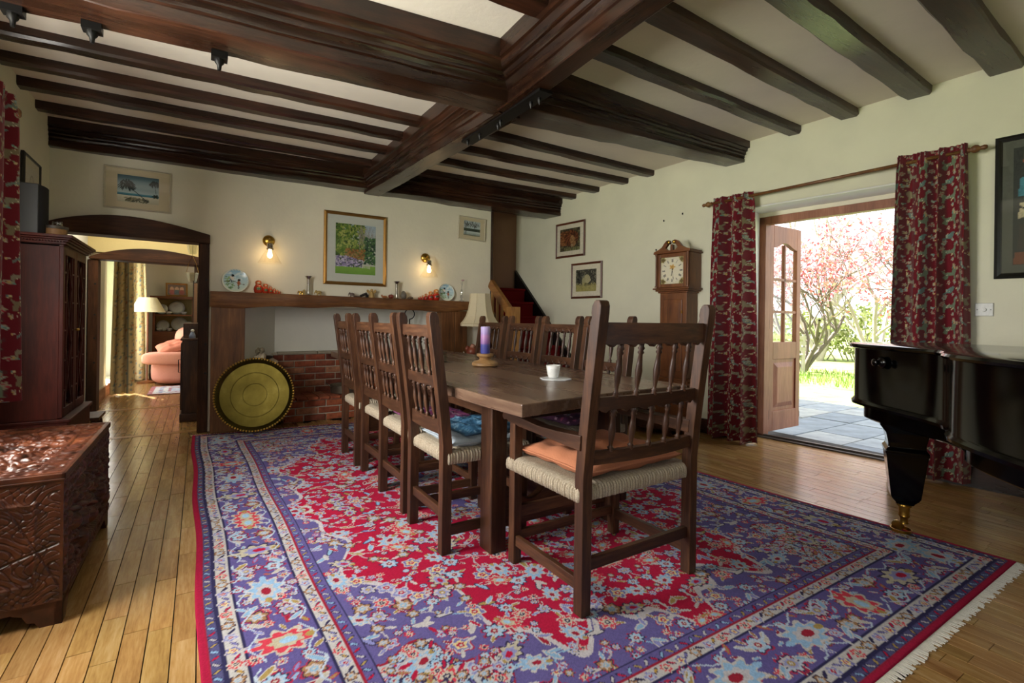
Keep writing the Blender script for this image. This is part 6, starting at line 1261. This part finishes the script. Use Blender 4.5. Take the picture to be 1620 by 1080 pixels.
def tree(label, base, h_, seed, leafcols, nleaf, bark, spread=1., stems=3, leaf=.05, fill=.6, up=1.0):
    r = random.Random(seed); t = T('garden_tree', label, 'tree', base, group='trees beyond the lawn'); tr = MB(); br = MB(); tips = []
    def grow(p, d, ln, rad, lev):
        n = 4; pts = [p]; q = p
        for k in range(n): d = (d+Vector((r.gauss(0, .16), r.gauss(0, .16), r.gauss(.02, .10)*up))).normalized(); q = q+d*ln/n; pts.append(q)
        (tr if lev < 1 else br).tube(pts, [rad*(1-.5*k/n) for k in range(n+1)], 6 if lev < 2 else 4, cap=False)
        if lev >= 2: tips.extend(pts[1:])
        if lev < 5:
            for k in range(r.choice((2, 3, 3)) if lev < 4 else 2):
                a = r.uniform(0, 6.28); dv = (d+Vector((math.cos(a), math.sin(a), r.uniform(-.15, .45)))*r.uniform(.5, .9)*spread).normalized(); grow(pts[r.choice((2, 3, 4))], dv, ln*r.uniform(.6, .8), rad*.55, lev+1)
    for k in range(stems): a = k*2*PI/stems+r.random(); grow(Vector((0, 0, 0)), Vector((math.cos(a)*.5*spread, math.sin(a)*.5*spread, 1)).normalized(), h_*.30, h_*.0115, 0)
    tr.put('trunk', bark, t, smooth='all', fix=False); br.put('branches', bark, t, smooth='all', fix=False)
    for ci, cc in enumerate(leafcols):
        lv = MB()
        for _ in range(nleaf//len(leafcols)):
            p = r.choice(tips)+Vector((r.gauss(0, fill*.2), r.gauss(0, fill*.2), r.gauss(0, fill*.2))); a, b = Vector((r.gauss(0, 1), r.gauss(0, 1), r.gauss(0, 1))).normalized()*leaf, Vector((r.gauss(0, 1), r.gauss(0, 1), r.gauss(0, 1))).normalized()*leaf*.7
            lv.add([p-a, p+b, p+a, p-b], [(0, 1, 2, 3)])
        if lv.v: lv.put('foliage', plain('leaf_'+cc, cc, .8), t, kind='stuff', fix=False)
tree('pink red flowering tree with low forked trunk beyond the lawn', (12.4, 6.3, gz-.05), 5.6, 5, ('cf7682', 'e0a8ae', 'b9606c', 'd9b9b6'), 4200, M_bark, 1.15, 4, .045, .55)
tree('second pink flowering tree further along the lawn edge', (13.2, 3.6, gz-.05), 5.8, 8, ('cf7682', 'dfa4aa'), 2000, M_bark, 1.1, 3, .045, .6)
tree('tall bare tree with pale branches behind the pink trees', (16.5, 7.9, gz-.05), 9.5, 12, ('9a8f86',), 500, M_bark2, .95, 3, .05, .6)
tree('bare spreading tree behind the lawn near the house corner', (15.5, 11.5, gz-.05), 8.5, 16, ('8f8a70',), 500, M_bark2, 1.0, 3, .05, .6)
tree('slender bare tree standing between the two pink trees', (14.2, 5.4, gz-.05), 6.5, 23, ('c9b0ac',), 500, M_bark2, 1.1, 4, .04, .5)
tree('tall bare tree at the far right of the garden', (16.0, 1.5, gz-.05), 9, 19, ('9a8f86',), 400, M_bark2, 1.0, 3, .05, .6)
def hedge(label, base, sx, sy, sz, seed, cols, n):
    r = random.Random(seed); t = T('garden_shrub', label, 'shrub', base, group='shrubs beyond the lawn'); st = MB()
    for _ in range(40): a = r.uniform(-sy, sy); b = r.uniform(-sx, sx); st.tube([(b*.6, a*.7, 0), (b, a, sz*r.uniform(.5, .95))], [.02, .006], 4)
    st.put('stems', M_bark2, t, fix=False)
    for cc in cols:
        lv = MB()
        for _ in range(n//len(cols)):
            u = Vector((r.gauss(0, 1), r.gauss(0, 1), r.gauss(0, 1))).normalized()*r.uniform(.55, 1); p = Vector((u.x*sx, u.y*sy, sz*.5+u.z*sz*.5)); a, b = Vector((r.gauss(0, 1), r.gauss(0, 1), r.gauss(0, 1))).normalized()*.09, Vector((r.gauss(0, 1), r.gauss(0, 1), r.gauss(0, 1))).normalized()*.06; lv.add([p-a, p+b, p+a, p-b], [(0, 1, 2, 3)])
        lv.put('foliage', plain('leaf_'+cc, cc, .8), t, kind='stuff', fix=False)
for i, (x, y, sx, sy, sz, lab) in enumerate([(17, 9.5, .9, 2.2, 1.7, 'loose yellow green shrub behind the pink tree trunk'), (17.5, 6.0, .9, 2.4, 2.0, 'loose green shrub behind the garden bench side'), (17.2, 2.5, 1.0, 2.2, 1.8, 'loose green shrub further right along the garden edge'), (18, 13, 1.2, 2.6, 2.0, 'loose green shrub at the left garden edge')]):
    hedge(lab, (x, y, gz-.05), sx, sy, sz, 40+i, ('a9b46c', 'bfc88a', '8c9c58', 'cacaa4'), 2600)
gb_ = T('garden_bench', 'small weathered garden bench at the far lawn edge', 'bench', (11.6, 6.62, gz), 2.1); M_bn = plain('weathered_teak', 'a8a296', .8)
for k in range(4): MB().box(-.7, .7, -.2+k*.11, -.11+k*.11, .40, .43).put('seat_slat', M_bn, gb_)
for k in range(3): MB().box(-.7, .7, .24, .27, .52+k*.13, .60+k*.13).put('back_slat', M_bn, gb_)
for x in (-.68, .64):
    for y in (-.2, .24): MB().box(x, x+.05, y, y+.04, 0, .9 if y > 0 else .62).put('leg', M_bn, gb_)
    MB().box(x, x+.05, -.22, .28, .60, .63).put('arm', M_bn, gb_)
